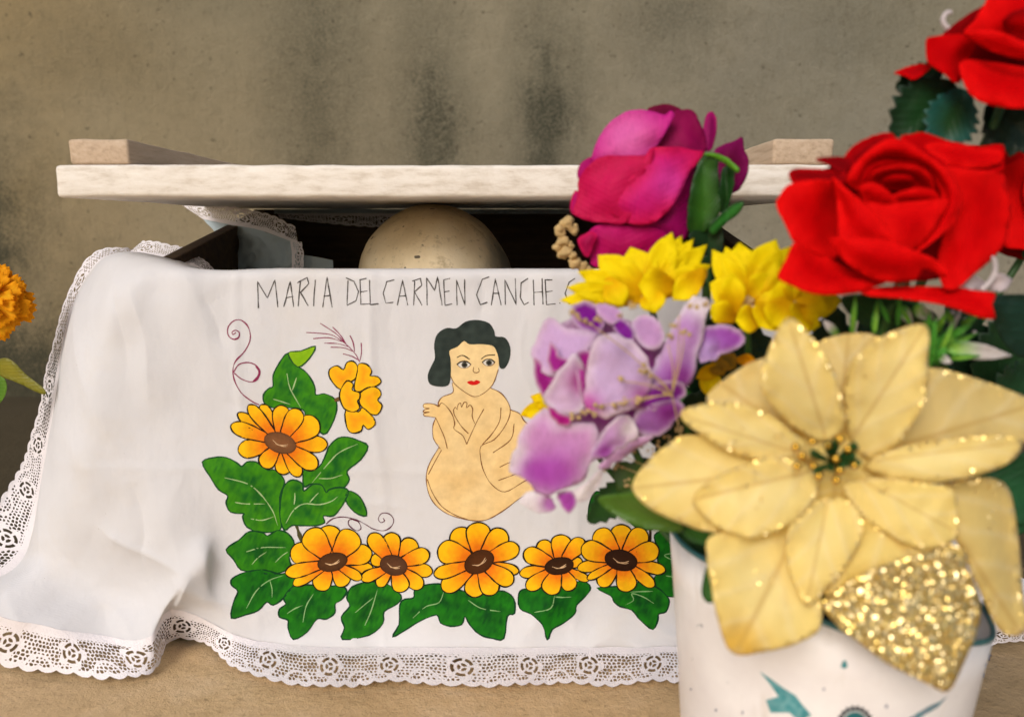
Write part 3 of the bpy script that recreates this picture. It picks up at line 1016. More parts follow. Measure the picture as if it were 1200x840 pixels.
leaf((230, 500), 5.714, [(1020, 430), (1080, 455), (1120, 510), (1140, 595), (1060, 570), (1000, 490)], [], .8, .8)
leaf((220, 560), 4, [(180, 335), (240, 290), (290, 250), (350, 255), (375, 270), (420, 245), (470, 260), (500, 310), (475, 370), (480, 420), (400, 450), (330, 440), (250, 430), (215, 380)],
     [[(275, 345), (350, 325), (460, 325)], [(300, 405), (330, 372), (370, 345)], [(410, 395), (440, 365), (470, 345)]], .5, .6)
leaf((220, 560), 4, [(205, 655), (215, 580), (235, 530), (205, 500), (210, 470), (270, 440), (360, 430), (430, 450), (480, 440), (500, 490), (450, 560), (400, 595), (370, 580), (330, 620), (270, 640)],
     [[(275, 610), (320, 530), (380, 480), (450, 455)], [(385, 480), (395, 520), (395, 560)]], .2, 1.2)
leaf((220, 560), 4, [(495, 755), (470, 700), (470, 665), (430, 650), (430, 615), (460, 590), (450, 560), (490, 510), (560, 500), (650, 505), (720, 505), (745, 530), (720, 570), (690, 590), (690, 630),
      (650, 660), (605, 660), (560, 720)], [[(540, 675), (555, 600), (590, 540)], [(465, 635), (500, 612), (540, 595)]], .2, 1.8)
leaf((220, 560), 4, [(725, 755), (735, 700), (720, 650), (760, 600), (745, 560), (770, 510), (850, 485), (930, 495), (1000, 550), (980, 590), (920, 625), (915, 680), (850, 735)],
     [[(830, 690), (860, 620), (890, 520)], [(785, 630), (830, 592), (870, 560)]], .25, 1.2)
leaf((400, 600), 5.25, [(315, 765), (355, 690), (360, 570), (390, 535), (445, 525), (450, 480), (500, 450), (600, 440), (700, 470), (780, 490), (900, 490), (1000, 485), (1060, 530), (1065, 620),
      (1020, 640), (1000, 775), (930, 775), (850, 750), (790, 690), (760, 640), (740, 690), (670, 700), (610, 680), (585, 630), (480, 670), (400, 720)],
     [[(440, 650), (520, 580), (600, 555), (630, 490)], [(780, 540), (860, 590), (980, 610)]], .15, 1.2)
leaf((590, 600), 5.25, [(270, 785), (240, 690), (170, 625), (100, 590), (95, 500), (140, 470), (300, 460), (440, 430), (500, 425), (535, 465), (510, 510), (450, 570), (440, 620), (370, 680), (300, 720)],
     [[(190, 615), (290, 590), (315, 510)], [(320, 520), (370, 523), (420, 520)]], .12, 1.2)
leaf((590, 600), 5.25, [(930, 140), (990, 110), (1060, 90), (1130, 100), (1180, 200), (1160, 420), (1110, 520), (1050, 520), (990, 510), (940, 460), (930, 430), (930, 400), (960, 360), (950, 300), (940, 200)],
     [[(1050, 250), (990, 265), (1050, 300)], [(1000, 390), (1035, 396), (1070, 405)]], .1, .4)
leaf((590, 600), 5.25, [(575, 465), (700, 455), (830, 430), (940, 460), (1000, 510), (1020, 550), (1000, 610), (955, 625), (950, 660), (920, 720), (850, 670), (790, 600), (720, 580), (680, 550), (660, 510)],
     [[(920, 485), (850, 487), (780, 490)], [(925, 560), (860, 520), (790, 500), (800, 540), (750, 570)]], .12, 1.4)
leaf((660, 540), 4.2, [(120, 290), (135, 190), (165, 150), (205, 170), (210, 200), (160, 250)], [], .2, .6)
leaf((660, 540), 4.2, [(225, 195), (330, 180), (450, 230), (455, 330), (370, 330), (325, 295), (325, 262), (280, 255)], [], .15, .6)
# mirrored vine on the far side, mostly behind the bouquet
MX = lambda pts, o, s: [((1124 - (o[0] + p[0] / s)), o[1] + p[1] / s) for p in pts]
for o_, s_, pts_ in (((220, 360), 4, [(470, 215), (510, 270), (560, 310), (595, 370), (600, 410), (640, 405), (690, 430), (698, 480), (675, 550), (635, 595), (560, 520), (470, 470), (400, 470), (360, 450), (355, 410), (400, 370), (400, 320), (430, 260)]),
                     ((230, 500), 5.714, [(40, 235), (120, 205), (200, 205), (305, 265), (400, 235), (530, 290), (590, 380), (560, 470), (560, 690), (440, 705), (340, 670), (310, 600), (230, 570), (200, 510), (150, 420), (90, 330)])):
    leaf((0, 0), 1, MX(pts_, o_, s_), [], .5, .2)

D = Decal()
D.stroke(cv([(508, 218), (520, 255), (535, 300)], 220, 560, 4), 6, lin('4d4a2a'), 1.0)
D.stroke([(762, 617), (762, 630), (760, 642)], 5, lin('2f2417'), 3.0)
D.build('painted_stem', cloth)

WINE, WINE2 = lin('8c2f56'), lin('5a2038')
D = Decal()
D.stroke(cv([(226, 118), (212, 128), (208, 116), (224, 108), (241, 118), (238, 142), (214, 150), (190, 132), (188, 96), (212, 66), (248, 60), (283, 92), (293, 148), (268, 204), (226, 250), (212, 288),
             (218, 340), (250, 400), (300, 440), (335, 457)], 220, 360, 4), 1.7, WINE, .6)
D.stroke(cv([(214, 305), (240, 268), (285, 259), (322, 274), (340, 305), (325, 338), (295, 350), (250, 335), (218, 308)], 220, 360, 4), 1.8, WINE, .7)
D.stroke(cv([(318, 275), (336, 300), (326, 332), (304, 348)], 220, 360, 4), 4.5, WINE, .8, taper=True)
D.build('painted_tendril', cloth, 'wine-red curling tendril painted at the upper left of the cloth')
D = Decal()
D.stroke(cv([(648, 215), (680, 190), (730, 182), (790, 195), (830, 215), (870, 238), (920, 246), (955, 225), (965, 195), (945, 168), (910, 165), (893, 190), (905, 208), (922, 200), (915, 187)], 220, 560, 4), 1.4, WINE2, .9)
D.stroke(cv([(790, 195), (758, 195), (755, 220), (790, 246), (812, 235), (800, 205), (775, 195)], 220, 560, 4), 1.5, WINE2, .9)
D.build('painted_tendril', cloth)
D = Decal()
for v in ([(805, 257), (790, 225), (760, 190), (725, 160), (675, 130), (620, 122), (555, 118)], [(735, 165), (700, 128), (660, 100), (620, 75)], [(742, 172), (715, 130), (678, 92)], [(722, 160), (660, 143), (588, 147)],
          [(752, 184), (700, 170), (640, 168)], [(778, 208), (730, 190), (670, 187)], [(800, 247), (770, 230), (728, 218)], [(782, 208), (775, 165), (760, 132)], [(806, 252), (814, 215), (813, 167)]):
    D.stroke(cv(v, 220, 360, 4), 1.3, WINE, .6)
D.build('painted_sprig', cloth)

# lettering
LET = [[(65, 175), (62, 85), (95, 140), (120, 80), (130, 172)], [(150, 170), (172, 85), (183, 170)], [(158, 140), (182, 135)],
       [(198, 168), (206, 82), (196, 90), (228, 72), (234, 92), (206, 122), (232, 167)], [(255, 80), (250, 168)], [(280, 172), (295, 70), (312, 172)], [(283, 135), (308, 132)],
       [(365, 82), (362, 165), (392, 150), (400, 118), (385, 85), (358, 73)], [(427, 75), (405, 80), (408, 162), (438, 160)], [(408, 120), (430, 117)], [(437, 80), (440, 163), (467, 160)],
       [(520, 80), (495, 86), (483, 125), (492, 158), (517, 155)], [(530, 165), (548, 80), (565, 165)], [(535, 135), (560, 133)], [(585, 165), (588, 82), (580, 84), (608, 75), (612, 98), (588, 120), (613, 165)],
       [(630, 165), (628, 72), (655, 115), (665, 70), (680, 165)], [(707, 75), (685, 80), (690, 165), (714, 160)], [(688, 120), (705, 117)], [(730, 165), (728, 80), (757, 165), (755, 78)],
       [(838, 70), (815, 78), (795, 130), (808, 163), (832, 155)], [(845, 165), (858, 75), (878, 165)], [(850, 125), (872, 125)], [(892, 163), (890, 78), (928, 163), (925, 75)],
       [(968, 75), (945, 90), (942, 140), (955, 163), (970, 155)], [(985, 80), (988, 165)], [(1015, 75), (1018, 162)], [(988, 122), (1015, 120)], [(1050, 80), (1025, 80), (1030, 163), (1060, 160)], [(1028, 120), (1050, 117)],
       [(1073, 156), (1076, 159)], [(1125, 75), (1105, 88), (1092, 125), (1105, 160), (1128, 158)]]
D = Decal()
for k, st in enumerate(LET):
    pp = cv(st, 280, 300, 2.857)
    dense = []
    for a, b in zip(pp[:-1], pp[1:]):
        L = math.hypot(b[0] - a[0], b[1] - a[1]); n = max(2, int(L / 2.5))
        for i in range(n):
            t = i / n
            dense.append((a[0] + (b[0] - a[0]) * t + .35 * noise.noise(Vector((k * 3.1, a[1] + t * 3, a[0] * .2))), a[1] + (b[1] - a[1]) * t))
    dense.append(pp[-1])
    D.stroke(dense, 1.5, lin('4a4644'), .5, smooth=0)
D.build('lettering', cloth, 'hand-lettered name in thin dark pen along the top of the cloth')

# figure
fo, fs = (440, 360), 3.23
SKIN, SKINL, LINE = lin('ecc98a'), lin('f0d49c'), lin('7a4a20')
fig = Decal()
body = [(290, 285), (293, 322), (255, 338), (238, 360), (240, 376), (225, 368), (205, 364), (184, 366), (182, 378), (186, 388), (181, 398), (184, 410), (210, 414), (228, 418), (217, 450), (218, 490), (228, 512), (240, 530),
        (205, 590), (192, 640), (200, 700), (225, 745), (270, 780), (330, 800), (385, 808), (430, 800), (490, 765), (550, 720), (600, 700), (640, 660), (660, 600), (640, 520), (600, 450), (565, 430), (545, 402), (512, 388),
        (505, 365), (480, 330), (435, 305), (410, 300), (375, 300), (330, 290)]
fig.fill(cv(body, *fo, fs), lambda x, y, d: mixc(SKIN, SKINL, max(0, min(1, .5 + .6 * noise.noise(Vector((x * .04, y * .04, 2)))))), .4, 3, 3)
face = [(280, 165), (310, 150), (335, 128), (355, 140), (400, 140), (440, 145), (455, 160), (468, 190), (465, 230), (445, 290), (410, 325), (375, 338), (340, 322), (300, 290), (285, 260), (285, 200)]
fig.fill(cv(face, *fo, fs), lambda x, y, d: SKINL, .9, 3, 3)
hair = [(280, 165), (285, 200), (285, 260), (275, 295), (240, 300), (205, 290), (198, 255), (215, 215), (225, 190), (222, 140), (235, 100), (270, 78), (305, 80), (340, 55), (385, 48), (430, 60), (450, 90), (455, 110), (490, 115),
        (510, 150), (508, 195), (490, 230), (470, 228), (465, 190), (455, 160), (440, 145), (400, 140), (355, 140), (335, 128), (310, 150)]
hairD = Decal(); hairD.fill(cv(hair, *fo, fs), lambda x, y, d: mixc(lin('232c2a'), lin('39443f'), max(0, min(1, .5 + .7 * noise.noise(Vector((x * .12, y * .12, 2)))))), 1.4, 3, 3)
lines = [[(285, 262), (300, 290), (340, 322), (375, 338), (410, 325), (445, 290), (465, 235)], [(290, 285), (293, 322), (255, 338), (238, 360), (240, 376)],
         [(240, 376), (225, 368), (205, 364), (184, 366), (182, 378), (205, 383)], [(205, 383), (186, 388), (181, 396), (205, 396)], [(205, 396), (183, 402), (186, 411), (210, 414), (228, 418)],
         [(240, 376), (250, 362), (268, 374), (290, 405), (300, 440), (297, 460), (330, 485), (345, 518)], [(228, 418), (217, 450), (218, 490), (228, 512), (245, 535)], [(228, 418), (245, 455), (262, 495), (272, 535)],
         [(240, 530), (205, 590), (192, 640), (200, 700), (225, 745), (270, 780), (330, 800), (385, 808), (430, 800), (490, 765), (550, 720), (600, 700)], [(196, 650), (215, 700), (250, 752), (300, 785), (350, 803)],
         [(250, 540), (222, 590), (200, 632)], [(435, 305), (475, 325), (503, 362), (510, 400), (490, 450), (450, 500), (400, 525), (398, 570), (410, 620), (440, 670), (490, 698), (560, 660), (600, 640)],
         [(475, 380), (470, 430), (440, 480), (405, 518)], [(410, 385), (380, 440), (345, 518)], [(295, 388), (303, 378), (310, 388), (312, 370), (322, 362), (326, 378), (335, 360), (346, 362), (345, 380), (358, 370), (368, 385), (366, 412), (376, 440)],
         [(295, 388), (300, 410), (325, 450), (352, 478)], [(512, 388), (545, 402), (565, 432), (600, 455)], [(525, 440), (512, 500), (445, 550)], [(470, 605), (500, 590), (530, 580)], [(465, 655), (520, 635), (560, 620)]]
for v in lines:
    fig.stroke(cv(v, *fo, fs), 1.2, LINE, 1.9)
for cx, cy, rx in ((335, 217, 27), (428, 209, 24)):
    e = [(cx - rx, cy), (cx - rx * .4, cy - 11), (cx + rx * .4, cy - 11), (cx + rx, cy), (cx + rx * .4, cy + 12), (cx - rx * .4, cy + 12)]
    fig.fill(cv(e, *fo, fs), lambda x, y, d: lin('e4e2da'), 2.0, 1.5, 3)
    fig.fill(cv(ell(cx + 2, cy + 1, 12, 11, 0, 12), *fo, fs), lambda x, y, d: lin('2a2a26') if d > .35 else lin('6d6a58'), 2.4, 1.0, 1)
    fig.stroke(cv(e[:4], *fo, fs), 1.7, lin('2a221a'), 2.7)
    fig.stroke(cv([e[3], e[4], e[5], e[0]], *fo, fs), .9, LINE, 2.7)
for v in ([(308, 190), (330, 182), (357, 197)], [(400, 196), (420, 183), (452, 180)]):
    fig.stroke(cv(v, *fo, fs), 1.4, lin('3a2a18'), 2.3)
fig.stroke(cv([(372, 226), (370, 242), (380, 248), (392, 243), (390, 230)], *fo, fs), 1.0, LINE, 2.3)
fig.fill(cv([(346, 283), (364, 277), (372, 281), (382, 275), (397, 282), (386, 292), (368, 295), (355, 291)], *fo, fs), lambda x, y, d: lin('d4201c'), 2.3, 1.2, 2)
fig_o = fig.build('painted_figure', cloth, 'dark-haired folk figure with folded arms and red lips painted in flat skin tone')
hairD.build('hair', fig_o)

# ------------------------------------------------------------------ traced petals
EDGE = 2.2
def petal(name, parent, pts, d0, mat, cin, cout=None, bulge=0.0, crease=0.0, ax=None, rough=.22, solid=.00035, spots=(), step=None, grad=None, seed=0, smooth=4, tipc=None, ragged=.7, rim=1.3):
    """pts: outline in photo pixels with a depth offset in mm; d0: flower depth in m."""
    pts = [(p[0], p[1], p[2] if len(p) > 2 else 0.0) for p in pts]
    P = crom(pts, smooth, True)
    size = max(np.ptp(P[:, 0]), np.ptp(P[:, 1]))
    for q_ in P:
        nv = noise.noise_vector(Vector((q_[0] * .16, q_[1] * .16, seed * .7 + 5)))
        q_[0] += nv.x * ragged * min(1, size / 60); q_[1] += nv.y * ragged * min(1, size / 60)
    step = step or max(1.6, size / 22)
    q, f, d = tri_poly(P, step)
    md = max(d.max(), 1e-6)
    cout = cout or cin
    c = P.mean(0)
    b, t = ax if ax else (c[:2], c[:2] + np.array((0, -size / 2)))
    b = np.array(b, float); t = np.array(t, float)
    Lx = t - b; LL = np.hypot(*Lx); ux = Lx / LL; uy = np.array((-ux[1], ux[0]))
    hw = max(np.abs((P[:, :2] - b) @ uy).max(), 1e-6)
    V, C, UV, E = [], [], [], []
    B2 = P[:, :2]
    for (x, y), dd in zip(q, d):
        w2 = 1.0 / (np.sum((B2 - (x, y)) ** 2, 1) + 2.0) ** 1.5
        dep = float((w2 * P[:, 2]).sum() / w2.sum())
        k = dd / md
        u = float((np.array((x, y)) - b) @ uy / hw); v = float((np.array((x, y)) - b) @ ux / LL)
        dep -= bulge * .8 * k * k * (3 - 2 * k)
        dep += EDGE * min(1, size / 90) * (1 - k) ** 2 * noise.noise(Vector((x * .05, y * .05, seed * 1.3 + 40)))
        dep += crease * (.35 - abs(u)) * (1 if k > 0 else 1)
        wr = noise.noise(Vector((x * .045, y * .045, seed * 3.7 + d0 * 50))) * 2.2 + noise.noise(Vector((x * .12, y * .12, seed + 9))) * .9 - 1.6 * abs(noise.noise(Vector((x * .05, y * .03, seed * 2.1 + 70))))
        dep += wr * rough
        V.append(at(x, y, d0 + dep / 1000))
        kk = max(0, min(1, k * rim + .18 * noise.noise(Vector((x * .06, y * .06, seed)))))
        cc = mixc(cout, cin, kk)
        if tipc is not None:
            cc = mixc(cc, tipc[0], max(0, min(1, (v - tipc[1]) / tipc[2])))
        for sx, sy, sr, sc in spots:
            g = math.exp(-((x - sx) ** 2 + (y - sy) ** 2) / (sr * sr * 1.7))
            cc = mixc(cc, sc, min(.85, g))
        C.append(cc); UV.append((u, v)); E.append(1 - k if k < .999 else 0)
    o = mesh(name, V, f, mat, parent, cols=C, uvs=UV, attr=('edge', [1 - min(1, dd / 7.0) for dd in d]), solid=solid)
    return o

# ---- pot
PC = Vector((.161, .390, 0))
pot = thing('flower_pot', 'white painted can with teal chips and a teal slanted rim, holding the bouquet', 'pot', PC)
NP = 72
def rim_z(x): return .1485 - .23 * (x - PC.x)
V, Fc = [], []
prof = [(0, .066), (.15, .0672), (.35, .0690), (.6, .0722), (.85, .0760), (1.0, .0785)]
for t, r in prof:
    for k in range(NP):
        a = 2 * math.pi * k / NP
        x, y = PC.x + r * math.cos(a), PC.y + r * math.sin(a)
        rr = 1 + .006 * math.sin(3 * a)
        V.append(Vector((PC.x + r * rr * math.cos(a), PC.y + r * rr * math.sin(a), .0005 + t * (rim_z(x) + .0016 * math.sin(5 * a + 1)))))
nrow = len(prof)
for t, r in [(1.0, .0771), (.5, .0692), (.05, .064)]:
    for k in range(NP):
        a = 2 * math.pi * k / NP
        x = PC.x + r * math.cos(a)
        V.append(Vector((x, PC.y + r * math.sin(a), .002 + t * (rim_z(x) - .002 + .0016 * math.sin(5 * a + 1)))))
for j in range(nrow + 2):
    for k in range(NP):
        Fc.append([j * NP + k, j * NP + (k + 1) % NP, (j + 1) * NP + (k + 1) % NP, (j + 1) * NP + k])
Fc.append([k for k in range(NP)][::-1])
Fc.append([(nrow + 2) * NP + k for k in range(NP)])
mesh('body', V, Fc, M_POT, pot)
PB = BVHTree.FromPolygons(V, Fc)
rimpts = [V[(nrow - 1) * NP + k] + Vector((0, 0, .0004)) for k in range(NP)] 
rv, rf = [], []
for k in range(NP):
    a = 2 * math.pi * k / NP
    c = rimpts[k] - Vector((math.cos(a), math.sin(a), 0)) * .0006
    for m_ in range(6):
        th = 2 * math.pi * m_ / 6
        rv.append(c + Vector((math.cos(a) * math.cos(th), math.sin(a) * math.cos(th), math.sin(th))) * .0013)
for k in range(NP):
    for m_ in range(6):
        rf.append([k * 6 + m_, k * 6 + (m_ + 1) % 6, ((k + 1) % NP) * 6 + (m_ + 1) % 6, ((k + 1) % NP) * 6 + m_])
mesh('rim', rv, rf, M_TEAL, pot)
V, Fc = [PC + Vector((0, 0, .118))], []
for j in range(1, 8):
    for k in range(40):
        a = 2 * math.pi * k / 40; r = .0668 * j / 7
        p = PC + Vector((r * math.cos(a), r * math.sin(a), .112))
        V.append(p + Vector((0, 0, .006 * noise.noise(p * 60) - .03 * (p.x - PC.x))))
for k in range(40): Fc.append([0, 1 + k, 1 + (k + 1) % 40])
for j in range(6):
    for k in range(40): Fc.append([1 + j * 40 + k, 1 + (j + 1) * 40 + k, 1 + (j + 1) * 40 + (k + 1) % 40, 1 + j * 40 + (k + 1) % 40])
mesh('soil', V, Fc, M_SOIL, pot)
TL, TL2 = lin('3f8f97'), lin('78aeb4')
LOGO = Decal(PB)
o4 = (760, 600); s4 = 2.727
D = Decal(PB); D.fill(cv([(355, 508), (395, 535), (430, 560), (470, 585), (490, 612), (522, 648), (482, 668), (450, 640), (390, 640), (375, 600), (415, 588), (385, 545)], *o4, s4), lambda x, y, d: mixc(TL2, TL, max(0, min(1, .5 + noise.noise(Vector((x * .15, y * .15, 0)))))), 0, 2.5, 0); D.build('paint_chip', pot)
D = Decal(PB); D.fill(cv([(614, 492), (622, 474), (630, 472), (637, 492), (626, 500)], *o4, s4), lambda x, y, d: TL, 0, 2, 0); D.build('paint_chip', pot)
D = Decal(PB); D.fill(cv([(826, 660), (890, 622), (955, 588), (925, 622), (870, 655), (850, 700)], *o4, s4), lambda x, y, d: mixc(TL, lin('9a97a6'), max(0, min(1, .5 + noise.noise(Vector((x * .2, y * .2, 0)))))), 0, 2.5, 0); D.build('paint_chip', pot)
gear = []
for k in range(40):
    a = 2 * math.pi * k / 40; r = 62 if k % 2 else 52
    gear.append((660 + r * math.cos(a), 676 + r * math.sin(a)))
LOGO.fill(cv(gear, *o4, s4), lambda x, y, d: lin('3b3f44'), 0, 2.5, 0)
LOGO.fill(cv(ell(660, 676, 44, 44, 0), *o4, s4), lambda x, y, d: lin('c9cfcd'), .5, 2.5, 0)
LOGO.fill(cv(ell(660, 676, 39, 39, 0), *o4, s4), lambda x, y, d: lin('2c6a70'), 1, 2.5, 0)
for a, b, r in ((1090, 462, 8), (1078, 490, 7), (1070, 520, 6), (300, 640, 4), (135, 565, 3), (560, 565, 4), (215, 632, 4), (760, 620, 5)):
    D = Decal(PB); D.fill(cv([(a - r, b), (a, b - r * 1.6), (a + r, b - r * .4), (a + r * .3, b + r * 1.5)], *o4, s4), lambda x, y, d: lin('6f7590'), 0, 2, 0); D.build('paint_chip', pot)
LOGO.build('toothed_emblem', pot, 'dark toothed disc with teal centre printed on the pot')

POT_TOP = Vector((.16, .392, .112))
def stem_to(name, parent, top, r=.0022, mat=None, jx=0, jy=0, bow=0.02):
    b = POT_TOP + Vector((jx, jy, 0))
    mid = (b + top) / 2 + Vector((-bow * .3, bow, 0))
    return tube(name, [tuple(b), tuple(mid), tuple(top)], r, mat or M_STEM, parent, r * .8)

# ---- gold poinsettia
PD = .305
pn = thing('gold_poinsettia', 'large gold fabric poinsettia with glittered petals drooping over the white pot', 'flower', POT_TOP + Vector((-.01, -.02, 0)))
GA, GB, GC, GE = lin('fdefac'), lin('f9e48c'), lin('ead594'), lin('e8c860')
c3 = lambda pts: cv(pts, 720, 360, 1.75)
ctr = (978, 545)
# back ring
petal('petal', pn, [(925, 505, 10), (975, 490, 10), (1030, 505, 10), (1050, 560, 8), (1010, 610, 6), (950, 605, 6), (915, 560, 8)], PD, M_GOLD, GB, GE, 1, 0, (ctr, (978, 600)), seed=30, rough=.35)
petal('petal', pn, c3([(400, 150, 16), (410, 80, 22), (470, 55, 24), (540, 60, 24), (560, 110, 20), (500, 200, 14), (440, 200, 12)]), PD, M_GOLD, GC, mixc(GC, GE, .3), 2, .0, (ctr, (995, 385)), seed=1, rough=.35)
petal('petal', pn, c3([(480, 270, 14), (620, 140, 18), (660, 125, 20), (740, 145, 24), (830, 178, 28), (900, 220, 28), (850, 275, 22), (700, 285, 16), (580, 300, 12)]), PD, M_GOLD, GC, mixc(GC, GE, .3), 2, 0, (ctr, (1225, 470)), seed=2, rough=.35)
petal('petal', pn, c3([(190, 195, 16), (215, 155, 20), (300, 105, 22), (390, 110, 18), (420, 220, 10), (330, 260, 10), (250, 230, 12)]), PD, M_GOLD, GC, mixc(GC, GE, .3), 2, 0, (ctr, (832, 440)), seed=3, rough=.35)
petal('petal', pn, c3([(640, 380, 6), (700, 355, 8), (775, 350, 12), (812, 380, 16), (828, 470, 16), (838, 580, 14), (845, 662, 10), (790, 662, 8), (745, 570, 4), (700, 480, 4), (640, 430, 4)]), PD, M_GOLD, mixc(GC, GB, .5), mixc(GC, GE, .4), 3, 2, ((1090, 580), (1195, 740)), seed=4, rough=.35)
petal('petal', pn, c3([(36, 370, 4), (60, 325, 6), (110, 280, 8), (150, 262, 9), (240, 270, 8), (330, 300, 6), (400, 320, 6), (350, 400, 6), (250, 455, 4), (200, 462, 2), (130, 440, 2), (70, 410, 2)]), PD, M_GOLD, GA, GB, 2, 2, (ctr, (742, 572)), seed=5, rough=.35)
# middle ring
petal('petal', pn, c3([(135, 222, 2), (170, 200, 2), (250, 195, 2), (310, 215, 2), (370, 260, 2), (420, 310, 5), (340, 320, 4), (260, 305, 2), (190, 270, 0)]), PD, M_GOLD, GA, GB, 1.5, 1.5, (ctr, (798, 486)), seed=6, rough=.35)
petal('petal', pn, c3([(300, 160, -6), (315, 90, -5), (355, 22, -3), (400, 55, -4), (440, 110, -4), (465, 180, -2), (472, 240, 2), (440, 270, 5), (400, 265, 4), (340, 220, 0)]), PD, M_GOLD, GA, GB, 1.5, 2.5, (ctr, (923, 372)), seed=7, rough=.35)
petal('petal', pn, c3([(475, 230, 2), (472, 160, -2), (495, 100, -4), (560, 55, -5), (638, 36, -4), (643, 110, -6), (640, 180, -5), (610, 240, -2), (570, 290, 3), (520, 310, 6), (490, 280, 5)]), PD, M_GOLD, GA, GB, 1.5, 2.5, (ctr, (1085, 381)), seed=8, rough=.35)
petal('petal', pn, c3([(510, 325, 4), (560, 295, 1), (640, 275, -2), (740, 265, -4), (810, 262, -4), (836, 280, -4), (810, 318, -5), (740, 345, -5), (650, 360, -4), (570, 352, 0)]), PD, M_GOLD, GA, mixc(GB, GE, .3), 1.5, 1.5, (ctr, (1197, 518)), seed=9, rough=.35)
petal('petal', pn, c3([(470, 365, 3), (540, 350, -1), (620, 358, -4), (690, 372, -6), (704, 420, -8), (695, 480, -9), (630, 495, -9), (560, 465, -6), (500, 420, 0)]), PD, M_GOLD, mixc(GA, GB, .6), GB, 1.5, 2, (ctr, (1115, 620)), seed=10, rough=.35)
petal('petal', pn, c3([(190, 520, -10), (195, 470, -6), (260, 458, -5), (330, 455, -2), (370, 440, 0), (410, 530, -6), (425, 600, -10), (420, 660, -14), (370, 690, -16), (310, 705, -17), (240, 708, -17), (212, 640, -16), (200, 580, -13)]), PD, M_GOLD, GA, GB, 1.5, 2.5, ((950, 590), (862, 765)), seed=11, rough=.35, spots=[(865, 755, 22, lin('e9bd3a'))])
petal('petal', pn, c3([(480, 470, -4), (540, 420, -2), (640, 470, -6), (720, 500, -6), (700, 560, -9), (600, 560, -10), (500, 560, -10), (430, 590, -10), (440, 520, -6)]), PD, M_GOLD, GB, GE, 2, 2, (ctr, (1090, 680)), seed=12, rough=.35)
petal('petal', pn, c3([(428, 605, -12), (470, 570, -13), (540, 532, -15), (620, 508, -15), (690, 498, -13), (728, 540, -14), (750, 600, -15), (745, 660, -18), (720, 720, -21), (685, 786, -24), (640, 770, -23), (560, 730, -20), (500, 685, -17), (455, 650, -14)]), PD, M_GOLDG, GB, GE, 1.5, 1.5, ((1010, 640), (1110, 808)), seed=13, rough=.35)
petal('petal', pn, c3([(160, 395, -4), (190, 360, -5), (260, 325, -5), (330, 305, -3), (390, 320, 0), (420, 360, -1), (400, 410, -5), (350, 450, -9), (290, 472, -10), (230, 460, -9), (185, 430, -6)]), PD, M_GOLD, GA, GB, 1.5, 2.5, (ctr, (812, 585)), seed=14, rough=.35)
petal('petal', pn, c3([(352, 470, -8), (375, 425, -6), (420, 395, -3), (470, 392, -3), (508, 430, -6), (500, 490, -10), (460, 550, -14), (425, 588, -17), (395, 612, -18), (370, 570, -15), (355, 520, -11)]), PD, M_GOLD, mixc(GA, GB, .4), GB, 1.5, 2.5, (ctr, (945, 708)), seed=15, rough=.35)
for k in range(9):
    a = k * 2.4; rr = 18 + 6 * math.sin(k * 1.7)
    tx, ty = 978 + rr * math.cos(a) * 1.2, 535 + rr * math.sin(a)
    petal('stamen_leaf', pn, [(975, 542, 2), (tx - 5 * math.sin(a), ty + 5 * math.cos(a), -8), (tx + 4 * math.cos(a), ty + 4 * math.sin(a), -11), (tx + 5 * math.sin(a), ty - 5 * math.cos(a), -8)], PD, M_LEAF, lin('2a5a2a'), lin('1d4a1f'), 1, solid=.0005, seed=k)
bl = []
for k in range(13):
    a = k * 2.39996; rr = 12 + 9 * math.sqrt(k)
    bl.append(ico(at(968 + rr * math.cos(a) * .95, 537 + rr * math.sin(a) * .62, PD - .007 - .003 * random.random()), .0013 + .0006 * random.random(), 2))
V, Fc = merge(bl)
ob = mesh('beads', V, Fc, M_BEAD, pn); ob['kind'] = 'stuff'
tube('stem', [tuple(POT_TOP + Vector((-.01, -.02, 0))), tuple(at(985, 610, .345)), tuple(at(978, 548, PD + .008))], .0026, M_STEM, pn, .002)
petal('leaf', pn, [(700, 585, 40), (730, 578, 34), (760, 575, 26), (790, 600, 24), (800, 622, 26), (770, 622, 30), (735, 612, 36)], PD, M_LEAF, lin('567a2c'), lin('48701f'), 1, 4, ((800, 615), (695, 585)), seed=3)
petal('leaf', pn, [(822, 690, 2), (830, 660, 0), (838, 690, -4), (836, 705, -6), (826, 704, -4)], PD, M_LEAF, lin('2f6a22'), lin('1f4f18'), 1, seed=4)
petal('leaf', pn, [(800, 615, 30), (850, 615, 20), (860, 640, 20), (830, 640, 24), (806, 632, 30)], PD, M_LEAF, lin('2f6a22'), lin('1f4f18'), 1, seed=5)

# ---- red rose, front
RD = .345
c5 = lambda pts: cv(pts, 900, 140, 3.5)
RC, RE, RK = lin('cc0004'), lin('ea0c0c'), lin('860005')  # edge red lightened as painted highlights; darkest red as shade between petals
rr1 = thing('red_rose', 'full red velvet rose standing above the gold poinsettia', 'flower', POT_TOP + Vector((.015, -.005, 0)))
def rp(pts, cin=RC, cout=RE, bulge=2.0, **k):
    petal('petal', rr1, c5(pts), RD, M_RED, cin, cout, bulge, seed=len(rr1.children), rough=.36, **k)
rp([(100, 320, 10), (300, 180, 12), (700, 190, 12), (900, 280, 12), (920, 480, 12), (720, 650, 8), (400, 640, 8), (150, 500, 8)], RK, RK, -6)  # dark backing: shade in the gaps between petals put into its colour
rp([(310, 160, 12), (350, 110, 14), (400, 80, 15), (460, 58, 15), (515, 62, 14), (520, 120, 8), (420, 190, 4), (340, 200, 6)], RK, lin('c00008'), -2)
